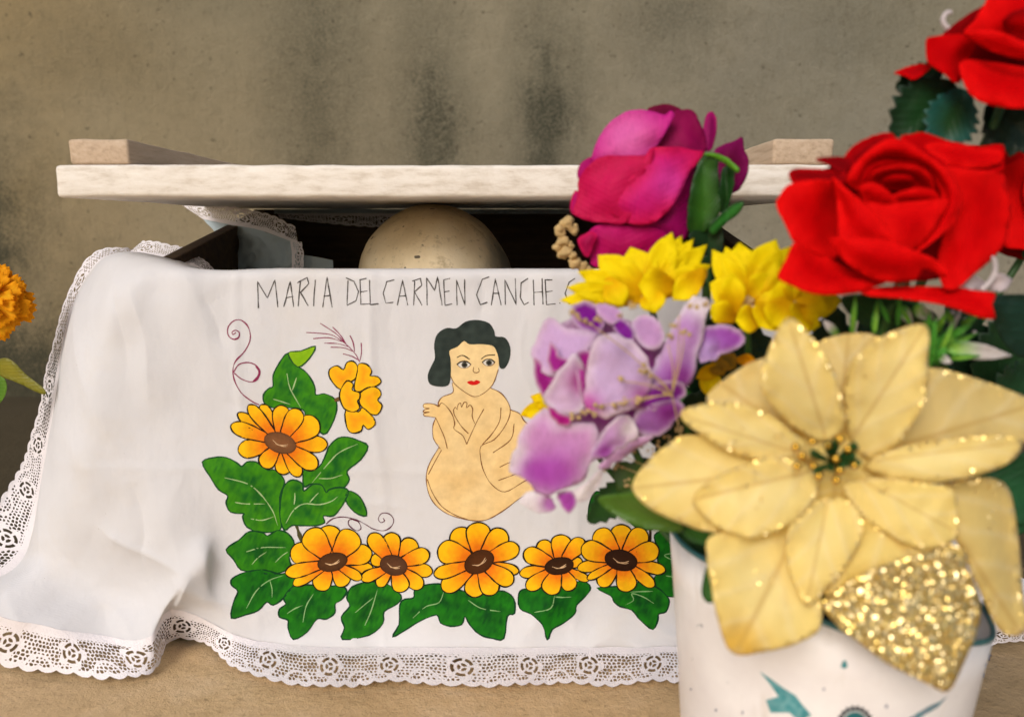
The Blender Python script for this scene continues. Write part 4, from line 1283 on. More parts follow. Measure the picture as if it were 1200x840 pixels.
rp([(195, 165, 10), (240, 154, 12), (330, 160, 8), (340, 220, 4), (285, 215, 4), (250, 190, 8)], lin('7e0006'), lin('8e0008'), 1)
rp([(85, 220, 8), (120, 203, 10), (200, 203, 9), (310, 215, 4), (330, 265, 2), (230, 262, 2), (130, 262, 4), (98, 258, 5)], RK, lin('b80008'), 1)
rp([(545, 80, 10), (590, 60, 13), (640, 54, 14), (700, 75, 14), (770, 95, 14), (870, 110, 15), (962, 104, 15), (968, 160, 12), (962, 212, 9), (860, 218, 6), (760, 215, 4), (650, 175, 4)], lin('b80006'), RC, -2)
rp([(640, 110, 11), (720, 95, 11), (850, 115, 11), (950, 128, 10), (965, 170, 8), (900, 200, 6), (800, 200, 6), (720, 180, 6)], RC, RE, 2)
rp([(700, 200, 2), (800, 203, 3), (900, 212, 5), (965, 225, 8), (985, 300, 8), (998, 370, 8), (985, 450, 7), (965, 520, 5), (900, 590, 1), (840, 640, -3), (780, 692, -6), (730, 695, -7), (700, 640, -1), (700, 540, 8), (740, 420, 8), (770, 300, 3)], RC, RE, 1)
rp([(33, 350, 2), (55, 300, 3), (85, 268, 4), (160, 250, 2), (225, 248, 0), (285, 262, 4), (300, 350, 11), (300, 450, 12), (280, 520, 6), (280, 570, 1), (200, 550, -2), (110, 508, -2), (65, 420, 0)], RC, RE, 1)
rp([(40, 648, -8), (70, 580, -6), (115, 500, -3), (200, 535, -1), (330, 610, 2), (490, 655, 0), (430, 690, -6), (350, 714, -9), (260, 720, -11), (170, 712, -11), (100, 682, -10)], RC, RE, 2)
rp([(375, 705, -4), (450, 688, -3), (600, 683, -2), (760, 688, -2), (860, 703, -4), (932, 713, -6), (920, 760, -8), (928, 818, -9), (840, 803, -9), (760, 773, -9), (640, 747, -8), (520, 732, -7), (420, 724, -6)], RC, RE, 1)
# cup around the heart and its spiral
rp([(325, 262, -1), (340, 205, -2), (400, 140, -3), (460, 95, -4), (510, 78, -4), (570, 92, -4), (640, 138, -4), (710, 188, -5), (762, 240, -6), (794, 310, -6), (790, 375, -6), (745, 445, -7), (690, 492, -8), (610, 545, -9),
    (640, 490, -4), (680, 420, -3), (712, 340, -2), (695, 270, 1), (645, 210, 4), (540, 182, 4), (435, 195, 4), (385, 290, 3)], RC, RE, 3.5, step=3)
rp([(370, 320, 4), (385, 230, 1), (440, 178, 0), (540, 168, 0), (650, 185, 0), (705, 240, 0), (720, 330, 4), (640, 320, 8), (540, 290, 9), (450, 300, 8)], lin('c40008'), RC, -3)
rp([(410, 250, 3), (450, 205, -1), (540, 186, -1.5), (640, 205, -1), (680, 260, 0), (672, 320, 5), (600, 290, 8), (500, 275, 8), (440, 290, 6)], lin('c40008'), RE, -2)
rp([(470, 250, 0), (520, 228, -3), (580, 232, -3), (605, 262, 1), (560, 290, 5), (490, 285, 4)], lin('b80006'), RC, 1.5)
rp([(378, 285, -1), (400, 262, -2), (440, 262, -3), (480, 285, -3), (520, 318, -2), (530, 360, 0), (420, 352, 0), (388, 325, 0)], RC, RE, 1.5)
rp([(500, 320, -1), (560, 292, -3), (640, 282, -3), (690, 300, -2), (700, 345, 0), (600, 360, 2), (515, 350, 1)], RC, RE, 1.5)
rp([(400, 345, -5), (480, 350, -6), (600, 336, -7), (738, 328, -5), (722, 380, -7), (672, 460, -8), (610, 528, -9), (530, 518, -10), (480, 440, -9)], RC, RE, 3)
rp([(262, 238, -3), (292, 255, -5), (340, 300, -8), (400, 345, -10), (460, 410, -12), (510, 480, -13), (535, 525, -13), (430, 505, -11), (300, 495, -8), (288, 400, -4), (278, 310, -2)], RC, RE, 2.5)
rp([(250, 490, -8), (330, 487, -12), (430, 487, -14), (520, 504, -15), (620, 544, -15), (690, 578, -15), (732, 618, -15), (718, 648, -14), (645, 612, -12), (605, 657, -11), (500, 670, -11), (400, 642, -10), (310, 578, -9)], RC, RE, 3.5)
stem_to('stem', rr1, at(1055, 330, RD + .012), .0026, jx=.015, jy=-.005)
petal('leaf', rr1, [(985, 350, 20), (1020, 345, 16), (1060, 352, 14), (1100, 372, 20), (1060, 392, 24), (1010, 380, 24)], RD, M_LEAF, lin('1f4a24'), lin('163a1c'), 1, 4, ((985, 350), (1100, 372)))
petal('leaf', rr1, [(1160, 352, 20), (1180, 345, 22), (1215, 350, 24), (1225, 390, 26), (1200, 420, 24), (1172, 395, 22)], RD, M_LEAF, lin('15382c'), lin('0f2a1c'), 1, 4, ((1140, 352), (1220, 430)))

# ---- red rose partly hidden at the right
RD2 = .405
rr2 = thing('red_rose', 'red velvet rose tucked behind the full red rose, partly hidden', 'flower', POT_TOP + Vector((.035, .01, 0)))
for k, pts in enumerate(([(1120, 210, 14), (1150, 180, 14), (1200, 165, 14), (1270, 180, 14), (1290, 250, 14), (1250, 300, 12), (1180, 300, 12), (1130, 260, 14)],
                         [(1150, 195, 8), (1165, 172, 9), (1190, 160, 9), (1212, 172, 4), (1205, 200, 2), (1175, 210, 4)],
                         [(1172, 205, 2), (1190, 188, -2), (1220, 180, -3), (1260, 200, -2), (1275, 260, 0), (1240, 295, -4), (1198, 292, -4), (1176, 286, -2), (1184, 245, 0)],
                         [(1205, 200, -4), (1235, 190, -6), (1260, 215, -4), (1255, 255, -4), (1220, 262, -8), (1200, 235, -6)],
                         [(1110, 180, 12), (1140, 170, 12), (1165, 178, 8), (1175, 200, 6), (1150, 215, 8), (1120, 205, 10)])):
    petal('petal', rr2, pts, RD2, M_RED, RC if k else RK, RE if k else RK, 2, seed=k)
stem_to('stem', rr2, at(1205, 290, RD2 + .012), .0024, jx=.035, jy=.01)

# ---- red rose at the top with dark leaves
RD3 = .365
rr3 = thing('red_rose', 'tallest red velvet rose with dark toothed leaves below it', 'flower', POT_TOP + Vector((.03, -.01, 0)))
c6 = lambda pts: cv(pts, 1030, 0, 4.424)
for k, (pts, ci, co, bg) in enumerate((
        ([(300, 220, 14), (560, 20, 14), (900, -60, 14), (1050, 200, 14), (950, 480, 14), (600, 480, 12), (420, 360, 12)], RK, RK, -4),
        ([(80, 382, 16), (110, 362, 17), (160, 343, 17), (235, 333, 14), (270, 350, 10), (240, 380, 10), (180, 415, 12), (130, 395, 14)], lin('b00008'), RC, 1),
        ([(246, 210, 4), (300, 187, 6), (370, 180, 6), (440, 182, 3), (500, 225, 2), (470, 300, 8), (440, 360, 8), (425, 425, 4), (390, 428, 2), (320, 372, 2), (252, 322, 3)], lin('c00006'), RC, 1),
        ([(440, 180, -4), (500, 100, -2), (560, 0, 0), (620, -80, 2), (760, -120, 4), (920, -60, 2), (960, 120, -2), (920, 240, -4), (752, 270, 2), (640, 250, 2), (540, 230, -2)], RC, RE, 3),
        ([(640, 120, -6), (700, 60, -8), (800, 40, -8), (900, 90, -8), (920, 200, -8), (800, 230, -2), (690, 190, -2)], RC, RK, 1),
        ([(440, 178, -6), (500, 160, -9), (590, 158, -11), (680, 185, -12), (760, 218, -12), (920, 230, -12), (930, 300, -10), (752, 308, -9), (620, 280, -9), (530, 240, -8)], RC, RE, 2),
        ([(415, 335, -2), (480, 310, 0), (620, 328, 2), (780, 350, 2), (950, 340, 0), (960, 480, -6), (860, 555, -10), (740, 565, -11), (640, 557, -11), (550, 538, -9), (485, 500, -7), (440, 430, -5)], RC, RE, 2.5))):
    petal('petal', rr3, c6(pts), RD3, M_RED, ci, co, bg, seed=k + 20)
def toothed(b, t, wd, n=7, amp=.24):
    b = np.array(b[:2], float); t = np.array(t[:2], float)
    L = t - b; LL = np.hypot(*L); u = L / LL; v = np.array((-u[1], u[0]))
    pts = []
    for s in (1, -1):
        side = []
        for k in range(n * 2 + 1):
            x = k / (n * 2)
            wv = math.sin(math.pi * min(1, x * .93 + .05)) ** .8 * wd / 2
            if k % 2 == 0: wv *= 1 - amp; 
            xx = x + (.02 if k % 2 else 0)
            side.append(tuple(b + u * LL * xx + v * wv * s))
        pts += side if s == 1 else side[::-1]
    return pts
def leaf3(parent, b, t, wd, d0, db, dt, ci, co, crease=3, seed=0, mat=None, n=7, amp=.24):
    pts = toothed(b, t, wd, n, amp)
    bb = np.array(b, float); tt = np.array(t, float); LL = np.hypot(*(tt - bb))
    pts = [(p[0], p[1], db + (dt - db) * float(((np.array(p) - bb) @ (tt - bb)) / LL ** 2)) for p in pts]
    return petal('leaf', parent, pts, d0, mat or M_LEAF, ci, co, 1, crease, (b, t), seed=seed, smooth=1, solid=.0005, step=max(2, LL / 26))
LG1, LG2, LT = lin('1e4420'), lin('12301a'), lin('1f5a52')
leaf3(rr3, (1120, 100), (1048, 165), 90, RD3, 18, 14, LG1, LG2, 4, 1)
leaf3(rr3, (1130, 105), (1100, 178), 70, RD3, 14, 8, LG1, LT, 4, 2)
leaf3(rr3, (1160, 120), (1215, 172), 90, RD3, 20, 10, LG2, lin('0d2414'), 4, 3)
leaf3(rr3, (1105, 80), (1050, 105), 40, RD3, 20, 20, LG2, LG2, 3, 4)
stem_to('stem', rr3, at(1180, 110, RD3 + .014), .0026, jx=.03, jy=-.01, bow=.03)

# ---- magenta rose
MD = .425
mr = thing('magenta_rose', 'deep magenta rosebud with green sepals in front of the lid', 'flower', POT_TOP + Vector((-.03, .015, 0)))
c7 = lambda pts: cv(pts, 660, 110, 4.2)
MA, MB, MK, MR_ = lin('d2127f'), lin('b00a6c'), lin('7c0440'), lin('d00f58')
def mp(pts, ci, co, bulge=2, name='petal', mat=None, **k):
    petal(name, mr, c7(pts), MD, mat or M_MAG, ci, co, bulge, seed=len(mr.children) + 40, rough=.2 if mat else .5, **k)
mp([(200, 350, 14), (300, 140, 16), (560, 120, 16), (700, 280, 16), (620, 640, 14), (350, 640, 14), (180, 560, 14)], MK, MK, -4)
mp([(740, 290, 10), (790, 250, 12), (840, 232, 14), (882, 214, 15), (890, 270, 14), (913, 330, 13), (905, 400, 12), (870, 470, 10), (830, 492, 8), (780, 500, 8), (745, 420, 8)], lin('6a0338'), lin('86085a'), 2)  # right side petals coloured dark for the shade they lie in
mp([(690, 160, 10), (705, 105, 12), (725, 88, 13), (745, 100, 12), (756, 140, 11), (750, 210, 9), (730, 275, 7), (698, 280, 6), (690, 220, 8)], lin('8c0558'), MB, 2)
mp([(415, 80, 10), (460, 56, 12), (520, 52, 12), (580, 78, 10), (560, 110, 6), (480, 130, 5)], lin('6a0330'), lin('780436'), 1)
mp([(430, 270, 2), (480, 180, 2), (530, 100, 4), (580, 80, 6), (640, 84, 7), (672, 140, 6), (697, 200, 5), (702, 280, 3), (640, 300, 0), (540, 290, 0)], lin('9a0452'), lin('8a0348'), 2)
mp([(75, 420, 6), (72, 370, 7), (95, 335, 8), (135, 312, 6), (170, 330, 2), (130, 420, 2)], MB, MB, 1)
mp([(140, 330, 0), (150, 280, 1), (170, 225, 2), (220, 150, 3), (290, 97, 3), (360, 78, 2), (450, 90, -1), (500, 105, -3), (530, 84, -4), (546, 110, -5), (525, 150, -5), (485, 225, -5), (430, 290, -4), (390, 350, -3), (280, 350, -3), (190, 350, -1)], lin('dd3f9a'), lin('c8148a'), 4, spots=[(735, 160, 22, lin('e26ab4'))])
mp([(560, 320, 2), (680, 295, 3), (660, 330, 2), (642, 420, 1), (615, 560, 1), (612, 700, 2), (540, 710, 0), (430, 680, -2), (420, 640, -4), (510, 590, -4)], lin('b00a6e'), lin('9a0660'), 3)
mp([(45, 500, 4), (66, 475, 5), (85, 510, 2), (80, 570, 2), (50, 596, 3), (34, 560, 4)], MB, MR_, 1)
mp([(75, 425, -1), (110, 370, -2), (150, 330, -3), (200, 308, -5), (280, 303, -6), (400, 302, -7), (440, 268, -8), (445, 320, -9), (390, 420, -10), (350, 520, -10), (350, 600, -9), (300, 640, -7), (220, 636, -6), (130, 626, -4), (55, 596, -2), (52, 560, -1), (70, 500, -1)], MR_, lin('c80a4e'), 5)
mp([(425, 272, -8), (500, 262, -7), (570, 262, -5), (640, 278, -3), (692, 286, -2), (665, 335, -4), (615, 400, -7), (575, 490, -10), (510, 585, -11), (430, 640, -11), (330, 642, -9), (255, 605, -8), (225, 540, -8), (300, 440, -10), (380, 370, -10)], lin('d21478'), lin('d80f52'), 4, spots=[(785, 215, 16, lin('dc3aa0'))])
mp([(130, 672, -2), (200, 640, -3), (330, 648, -4), (430, 652, -5), (510, 690, -3), (460, 780, -2), (350, 860, 0), (150, 850, 0), (138, 770, -1), (110, 730, -2)], lin('b8065c'), lin('c60a72'), 3)
mp([(70, 718, -4), (110, 690, -5), (140, 676, -5), (170, 700, -6), (150, 740, -6), (128, 800, -5), (100, 790, -4)], lin('a8064e'), MR_, 2)
GS, GS2 = lin('356a1c'), lin('1a4214')
mp([(610, 620, -2), (622, 500, -4), (645, 400, -5), (685, 305, -6), (725, 292, -6), (760, 305, -5), (765, 420, -4), (775, 560, -2), (720, 660, -2), (650, 700, -1), (618, 680, -1)], GS, GS2, .6, 'sepal', M_LEAF, crease=4, ragged=1.5)
mp([(690, 300, -6), (735, 290, -8), (800, 312, -10), (850, 350, -11), (870, 375, -11), (850, 388, -10), (800, 345, -8), (745, 320, -7)], lin('63a528'), lin('4f9420'), .6, 'sepal', M_LEAF, crease=4, ragged=1.5)
mp([(785, 370, 0), (820, 355, -2), (845, 375, -2), (835, 470, -1), (805, 570, 1), (770, 580, 2), (768, 480, 0)], GS2, lin('1d4a1a'), .6, 'sepal', M_LEAF, crease=4, ragged=1.5)
mp([(715, 660, -1), (770, 595, -4), (830, 545, -6), (888, 533, -7), (872, 582, -6), (805, 635, -4), (740, 695, -1)], lin('2f7a2a'), GS2, .6, 'sepal', M_LEAF, crease=4, ragged=1.5)
mp([(620, 690, 0), (700, 650, 0), (770, 640, 2), (790, 720, 3), (770, 800, 4), (700, 790, 2), (640, 740, 0)], lin('1d4020'), lin('162f18'), .6, 'sepal', M_LEAF, crease=4, ragged=1.5)
stem_to('stem', mr, at(828, 300, MD + .006), .0028, jx=-.03, jy=.015)

# ---- yellow daisies
def blade(name, parent, b, t, wd, d0, db, dt, mat, ci, co, prof='daisy', lift=3, seed=0, solid=.0005, tipc=None, crease=1.5):
    b2 = np.array(b, float); t2 = np.array(t, float)
    L = t2 - b2; LL = np.hypot(*L); u = L / LL; v = np.array((-u[1], u[0]))
    pr = {'daisy': [(0, .14), (.2, .30), (.42, .46), (.60, .48), (.78, .36), (.91, .17), (1, .01)],
          'blade': [(0, .3), (.3, .5), (.6, .42), (.85, .2), (1, .03)],
          'fringe': [(0, .12), (.35, .26), (.65, .42), (.86, .5), (.97, .44), (.93, .30), (1.0, .2), (.94, .06)],
          'strap': [(0, .2), (.3, .36), (.6, .5), (.85, .5), (.95, .36), (1, .15)]}[prof]
    pts = []
    for x, w_ in pr: p = b2 + u * LL * x + v * wd * w_; pts.append((p[0], p[1], db + (dt - db) * x - lift * math.sin(math.pi * x)))
    for x, w_ in pr[::-1]: p = b2 + u * LL * x - v * wd * w_; pts.append((p[0], p[1], db + (dt - db) * x - lift * math.sin(math.pi * x)))
    return petal(name, parent, pts, d0, mat, ci, co, .6, crease, (b, t), seed=seed, smooth=2, solid=solid, step=max(1.8, min(wd / 4, LL / 8)), tipc=tipc, rough=.08)
YA, YB, YO = lin('ffea0a'), lin('fcd804'), lin('f0a808')
cY = lambda x, y: (640 + x / 3.333, 260 + y / 3.333)
def daisy(label, d0, center, tips, front, jx, jy):
    t_ = thing('yellow_daisy', label, 'flower', POT_TOP + Vector((jx, jy, 0)))
    c = cY(*center)
    for k, (x, y, wd, dep) in enumerate(tips):
        blade('petal', t_, c, cY(x, y), wd / 3.333 * 1.2, d0, 2, dep - 2.5 * (k % 2), M_YEL, mixc(YA, YO, .6), mixc(YB, YO, .4), seed=k, tipc=(YA, .2, .35), crease=2.5)
    for k, (x, y, wd, bx, by, dep) in enumerate(front):
        blade('petal', t_, cY(bx, by), cY(x, y), wd / 3.333 * 1.15, d0, -2, dep, M_YEL, mixc(YA, YO, .6), mixc(YB, YO, .4), seed=k + 30, lift=4, tipc=(YA, .25, .5), crease=2.5)
    bl_ = [ico(at(c[0] + 7 * math.cos(a * 2.4) * (a / 14) ** .5, c[1] + 4 * math.sin(a * 2.4) * (a / 14) ** .5, d0 - .001), .0016, 1) for a in range(14)]
    V, Fc = merge(bl_); mesh('disc', V, Fc, M_DRY, t_)
    stem_to('stem', t_, at(c[0], c[1], d0 + .004), .002, jx=jx, jy=jy)
    return t_
daisy('yellow daisy leaning against the magenta rosebud above the purple flower', .395, (400, 300),
      [(55, 305, 70, -4), (80, 255, 75, -2), (125, 195, 80, 2), (203, 132, 120, 6), (330, 100, 135, 8), (490, 42, 105, 10), (530, 55, 80, 12), (575, 68, 70, 12), (628, 90, 80, 10), (642, 168, 85, 4)],
      [(495, 305, 90, 620, 190, -10), (430, 355, 95, 400, 260, -12), (360, 250, 130, 500, 250, -8), (300, 330, 90, 240, 220, -10)], -.015, .01)
daisy('yellow daisy between the magenta rosebud and the full red rose', .385, (780, 310),
      [(650, 110, 85, 4), (700, 98, 80, 6), (755, 82, 125, 8), (900, 70, 125, 8), (962, 95, 90, 6), (640, 240, 110, 0), (900, 215, 110, 2)],
      [(725, 200, 95, 730, 370, -8), (640, 325, 85, 740, 385, -10), (740, 385, 100, 850, 370, -12), (830, 410, 120, 900, 330, -12)], 0, 0)
daisy('yellow daisy tucked under the full red rose', .380, (960, 330),
      [(1155, 305, 100, 2), (1130, 285, 90, 4), (920, 225, 110, 2), (1010, 250, 120, 4)],
      [(1070, 405, 95, 960, 360, -8), (960, 395, 110, 1040, 340, -10), (880, 410, 120, 950, 300, -10), (1100, 350, 100, 980, 310, -6)], .01, -.004)
d4 = thing('yellow_daisy', 'yellow daisy with browned petals half hidden behind the purple flower', 'flower', POT_TOP + Vector((-.02, .0, 0)))
for k, (x, y, bx, by, wd, col_) in enumerate(((645, 690, 640, 560, 90, YA), (585, 610, 700, 560, 60, YB), (690, 600, 660, 530, 80, lin('a8872a')), (740, 570, 680, 520, 80, lin('8c7428')), (820, 540, 740, 540, 50, YO))):
    blade('petal', d4, cY(bx, by), cY(x, y), wd / 3.333, .40, 2, -2 - k, M_YEL, col_, mixc(col_, YO, .3), seed=k)
stem_to('stem', d4, at(838, 425, .405), .002, jx=-.02)
d5 = thing('yellow_daisy', 'small yellow daisy with two petals peeping out beside the painted figure', 'flower', POT_TOP + Vector((-.03, -.01, 0)))
for k, (t_, b_) in enumerate((((610, 486), (650, 474)), ((622, 464), (655, 478)), ((640, 520), (655, 482)), ((680, 520), (655, 480)))):
    blade('petal', d5, b_, t_, 20, .43, 0, -2, M_YEL, YA, YB, seed=k)
stem_to('stem', d5, at(655, 480, .434), .0018, jx=-.03, jy=-.01)

# ---- purple flower
UD = .365
pf = thing('purple_flower', 'ragged lilac and white satin flower with magenta folds hanging left of the pot', 'flower', POT_TOP + Vector((-.035, -.01, 0)))
c8 = lambda pts: cv(pts, 590, 340, 3.11)
PL, PM, PDk, PW, PG = lin('d6a6da'), lin('c05cbc'), lin('96269c'), lin('f4eef2'), lin('c42ea6')
def pu(pts, ci, co, bulge=2, **k):
    petal('petal', pf, c8(pts), UD, M_PURP, ci, mixc(co, PW, .55), bulge * .5, seed=len(pf.children) + 60, smooth=3, rough=.55, ragged=4.0, rim=2.6, **k)
pp8 = lambda x, y: c8([(x, y)])[0]
pu([(120, 250, 14), (260, 90, 16), (480, 120, 16), (640, 250, 16), (620, 460, 14), (400, 560, 12), (180, 450, 14)], PM, PDk, -3)
pu([(245, 65, 8), (280, 42, 10), (325, 45, 10), (365, 90, 8), (350, 165, 2), (290, 150, 3), (255, 110, 5)], lin('8a1c9c'), PM, 2)
pu([(335, 55, 8), (370, 48, 9), (410, 62, 8), (435, 95, 5), (400, 125, 3), (350, 100, 5)], PL, PM, 2)
pu([(390, 120, 5), (430, 100, 4), (475, 150, 1), (470, 190, 0), (420, 170, 2)], lin('8c1ea2'), PM, 1)
pu([(468, 115, 6), (500, 92, 7), (545, 98, 6), (582, 140, 3), (575, 205, 0), (520, 215, 0), (475, 160, 2)], PL, lin('d4a2d8'), 2)
pu([(530, 315, -2), (560, 250, 0), (595, 175, 2), (640, 88, 4), (690, 22, 6), (755, 38, 6), (735, 115, 3), (715, 225, 0), (695, 310, -3), (645, 368, -5), (560, 360, -3)], lin('c88ed6'), lin('e0c0e6'), 3, spots=[(*pp8(610, 210), 16, lin('d9b2e2')), (*pp8(715, 50), 14, PW), (*pp8(640, 320), 16, PDk)])
pu([(700, 160, 6), (720, 140, 7), (765, 123, 8), (830, 128, 10), (878, 155, 10), (862, 207, 8), (795, 240, 5), (725, 265, 2), (700, 220, 3)], lin('b25cc8'), lin('c98ad6'), 2, spots=[(*pp8(735, 220), 12, lin('d0b0ea'))])
pu([(105, 235, 4), (125, 170, 5), (165, 100, 6), (230, 140, 3), (335, 155, 0), (300, 225, -3), (220, 290, -4), (160, 320, -2)], lin('dcb8e4'), lin('d496d6'), 2, spots=[])
pu([(172, 190, -3), (205, 235, -5), (240, 262, -6), (190, 305, -5), (160, 255, -3)], lin('b0289c'), PG, 1)
pu([(108, 245, 3), (150, 280, 0), (190, 315, -2), (150, 390, -2), (118, 340, 2)], lin('a8208e'), PG, 1)
pu([(145, 385, -4), (200, 300, -8), (262, 228, -8), (300, 290, -6), (300, 400, -6), (270, 450, -7), (200, 455, -7), (165, 425, -5)], lin('e2c4e6'), lin('eedcf0'), 3, spots=[(*pp8(285, 330), 12, PG)])
pu([(262, 235, -6), (310, 215, -3), (350, 260, -3), (345, 380, -4), (300, 450, -6), (275, 360, -7)], PG, PM, -1)
pu([(300, 320, -8), (315, 230, -9), (345, 175, -9), (395, 155, -8), (470, 185, -7), (525, 245, -7), (545, 330, -9), (505, 405, -11), (440, 445, -12), (340, 465, -12), (300, 410, -10)], lin('d9bce6'), lin('e2bce2'), 5, spots=[(*pp8(305, 420), 12, PG), (*pp8(510, 390), 12, PM)])
pu([(465, 435, -6), (490, 380, -8), (560, 338, -8), (655, 338, -6), (648, 405, -6), (550, 440, -8)], lin('9432a8'), PM, 2)
pu([(465, 510, -4), (485, 448, -7), (560, 408, -9), (635, 403, -8), (655, 440, -6), (605, 502, -5), (540, 535, -4)], lin('b878cc'), lin('d2a0d8'), 3, spots=[(*pp8(600, 440), 12, PDk)])
pu([(160, 420, -8), (200, 440, -9), (250, 470, -9), (235, 498, -9), (200, 490, -9), (170, 455, -9)], lin('b8188a'), PG, 1)
pu([(15, 655, -6), (40, 590, -6), (60, 520, -6), (150, 428, -6), (205, 488, -8), (330, 478, -8), (345, 560, -10), (320, 640, -12), (290, 695, -13), (200, 735, -13), (140, 745, -12), (80, 690, -10)], lin('d79ad0'), lin('d8a4d8'), 5,
   spots=[(*pp8(50, 600), 11, PW), (*pp8(40, 650), 10, PW), (*pp8(190, 670), 22, lin('b444b8')), (*pp8(110, 660), 14, lin('b444b8'))])
pu([(60, 772, -8), (85, 735, -8), (140, 735, -10), (165, 745, -10), (188, 790, -10), (150, 810, -10), (100, 800, -9)], PW, PW, 1, spots=[(*pp8(170, 775), 9, lin('b850bc'))])
pu([(196, 742, -10), (250, 728, -11), (266, 780, -11), (240, 812, -11), (212, 790, -11)], lin('b850bc'), PM, 1)
pu([(250, 745, -11), (300, 700, -12), (355, 650, -10), (358, 690, -9), (310, 760, -10), (270, 770, -11)], PW, lin('e4d0e6'), 1)
pu([(300, 640, -10), (340, 560, -11), (395, 470, -11), (460, 455, -9), (490, 530, -8), (440, 570, -9), (370, 605, -10)], lin('d2a2d8'), lin('e0c4e4'), 3, spots=[(*pp8(460, 505), 9, PW), (*pp8(370, 590), 9, lin('a83ab0'))])
pu([(345, 645, -8), (385, 598, -9), (480, 540, -8), (545, 538, -6), (450, 605, -6), (385, 645, -7)], lin('dcaede'), lin('d498d2'), 2)
stem_to('stem', pf, at(740, 520, UD + .006), .0026, jx=-.035, jy=-.01)
leaf3(pf, (745, 560), (690, 612), 42, .40, 4, 4, lin('2f6a2a'), lin('1d4f1c'), 2, 5)
leaf3(pf, (720, 545), (790, 600), 60, .375, 6, 0, lin('4a6c2a'), lin('35561c'), 3, 6, n=7)

# ---- dry filler sprigs over the purple flower
def sprig(label, d0, stems, buds, jx, mat, name='filler_sprig', r=.0016):
    t_ = thing(name, label, 'sprig', POT_TOP + Vector((jx, -.02, 0)))
    base = POT_TOP + Vector((jx, -.02, 0))
    for k, st in enumerate(stems):
        tube('stem', [tuple(at(x, y, d0 + d / 1000)) for x, y, d in st], .00032, mat, t_, .00025, 5, 4)
    parts = []
    for x, y, d, sz in buds:
        for j in range(4):
            p = at(x + random.uniform(-5, 5), y + random.uniform(-4, 4), d0 + d / 1000 + random.uniform(-.003, .003))
            parts.append(ico(p, sz * r * random.uniform(.5, 1.0), 1))
    V, Fc = merge(parts)
    o = mesh('buds', V, Fc, mat, t_); o['kind'] = 'stuff'
    return t_
bud_px = [(280, 100), (310, 115), (340, 105), (260, 85), (430, 330), (510, 285), (525, 305), (345, 425), (300, 440), (260, 460), (410, 420), (440, 405), (330, 450), (610, 165), (665, 150), (620, 130), (600, 370), (500, 400), (430, 100), (470, 60), (745, 45), (690, 60)]
buds = [(*pp8(x, y), -16, .8) for x, y in bud_px]
hub = (*pp8(615, 380), -14)
sprig('thin dried beige filler sprig crossing the lilac flower', UD, [[(820, 600, 10), (800, 520, -6), hub]] + [[hub, (*pp8((615 + x) / 2 + 10, (380 + y) / 2 - 8), -16), (*pp8(x, y), -16)] for x, y in ((345, 425), (510, 290), (660, 140), (600, 200), (480, 410), (640, 90), (430, 330), (300, 110))], buds, -.025, M_DRY)
low = [(pp8(x, y)[0], pp8(x, y)[1], -4, .7) for x, y in ((430, 600), (470, 580), (500, 560), (540, 590), (560, 560), (600, 540), (640, 500), (380, 650), (420, 640), (450, 700))]
sprig('beige dried seed sprig below the lilac flower beside the gold petals', .375, [[(830, 610, 14), (780, 560, 2), (pp8(430, 600)[0], pp8(430, 600)[1], -3)], [(800, 580, 8), (pp8(600, 540)[0], pp8(600, 540)[1], -4)], [(790, 570, 4), (pp8(420, 640)[0], pp8(420, 640)[1], -4)]], low, -.02, M_DRY)

# knobbly dried sprig left of the magenta rose
ds = thing('dried_sprig', 'knobbly tan dried flower sprig left of the magenta rosebud', 'sprig', POT_TOP + Vector((-.04, .02, 0)))
parts = []
for k, (x, y, sz) in enumerate(((664, 262, 9), (672, 268, 7), (656, 272, 8), (660, 283, 8), (652, 290, 6), (663, 295, 9), (671, 300, 7), (675, 308, 8), (684, 312, 7), (668, 288, 6), (690, 318, 7), (658, 300, 5))):
    v_, f_ = ico(at(x, y, .46), sz / F * .46 * .62, 3)
    c_ = at(x, y, .46)
    v_ = [c_ + (p - c_) * (1.35 + .9 * noise.noise(p * 420) + .4 * noise.noise(p * 1100)) for p in v_]
    parts.append((v_, f_))
V, Fc = merge(parts); mesh('seed_head', V, Fc, M_DRY, ds)
tube('stem', [tuple(POT_TOP + Vector((-.04, .02, 0))), tuple(at(740, 400, .45)), tuple(at(690, 318, .46))], .0012, M_DRY, ds, .0008)

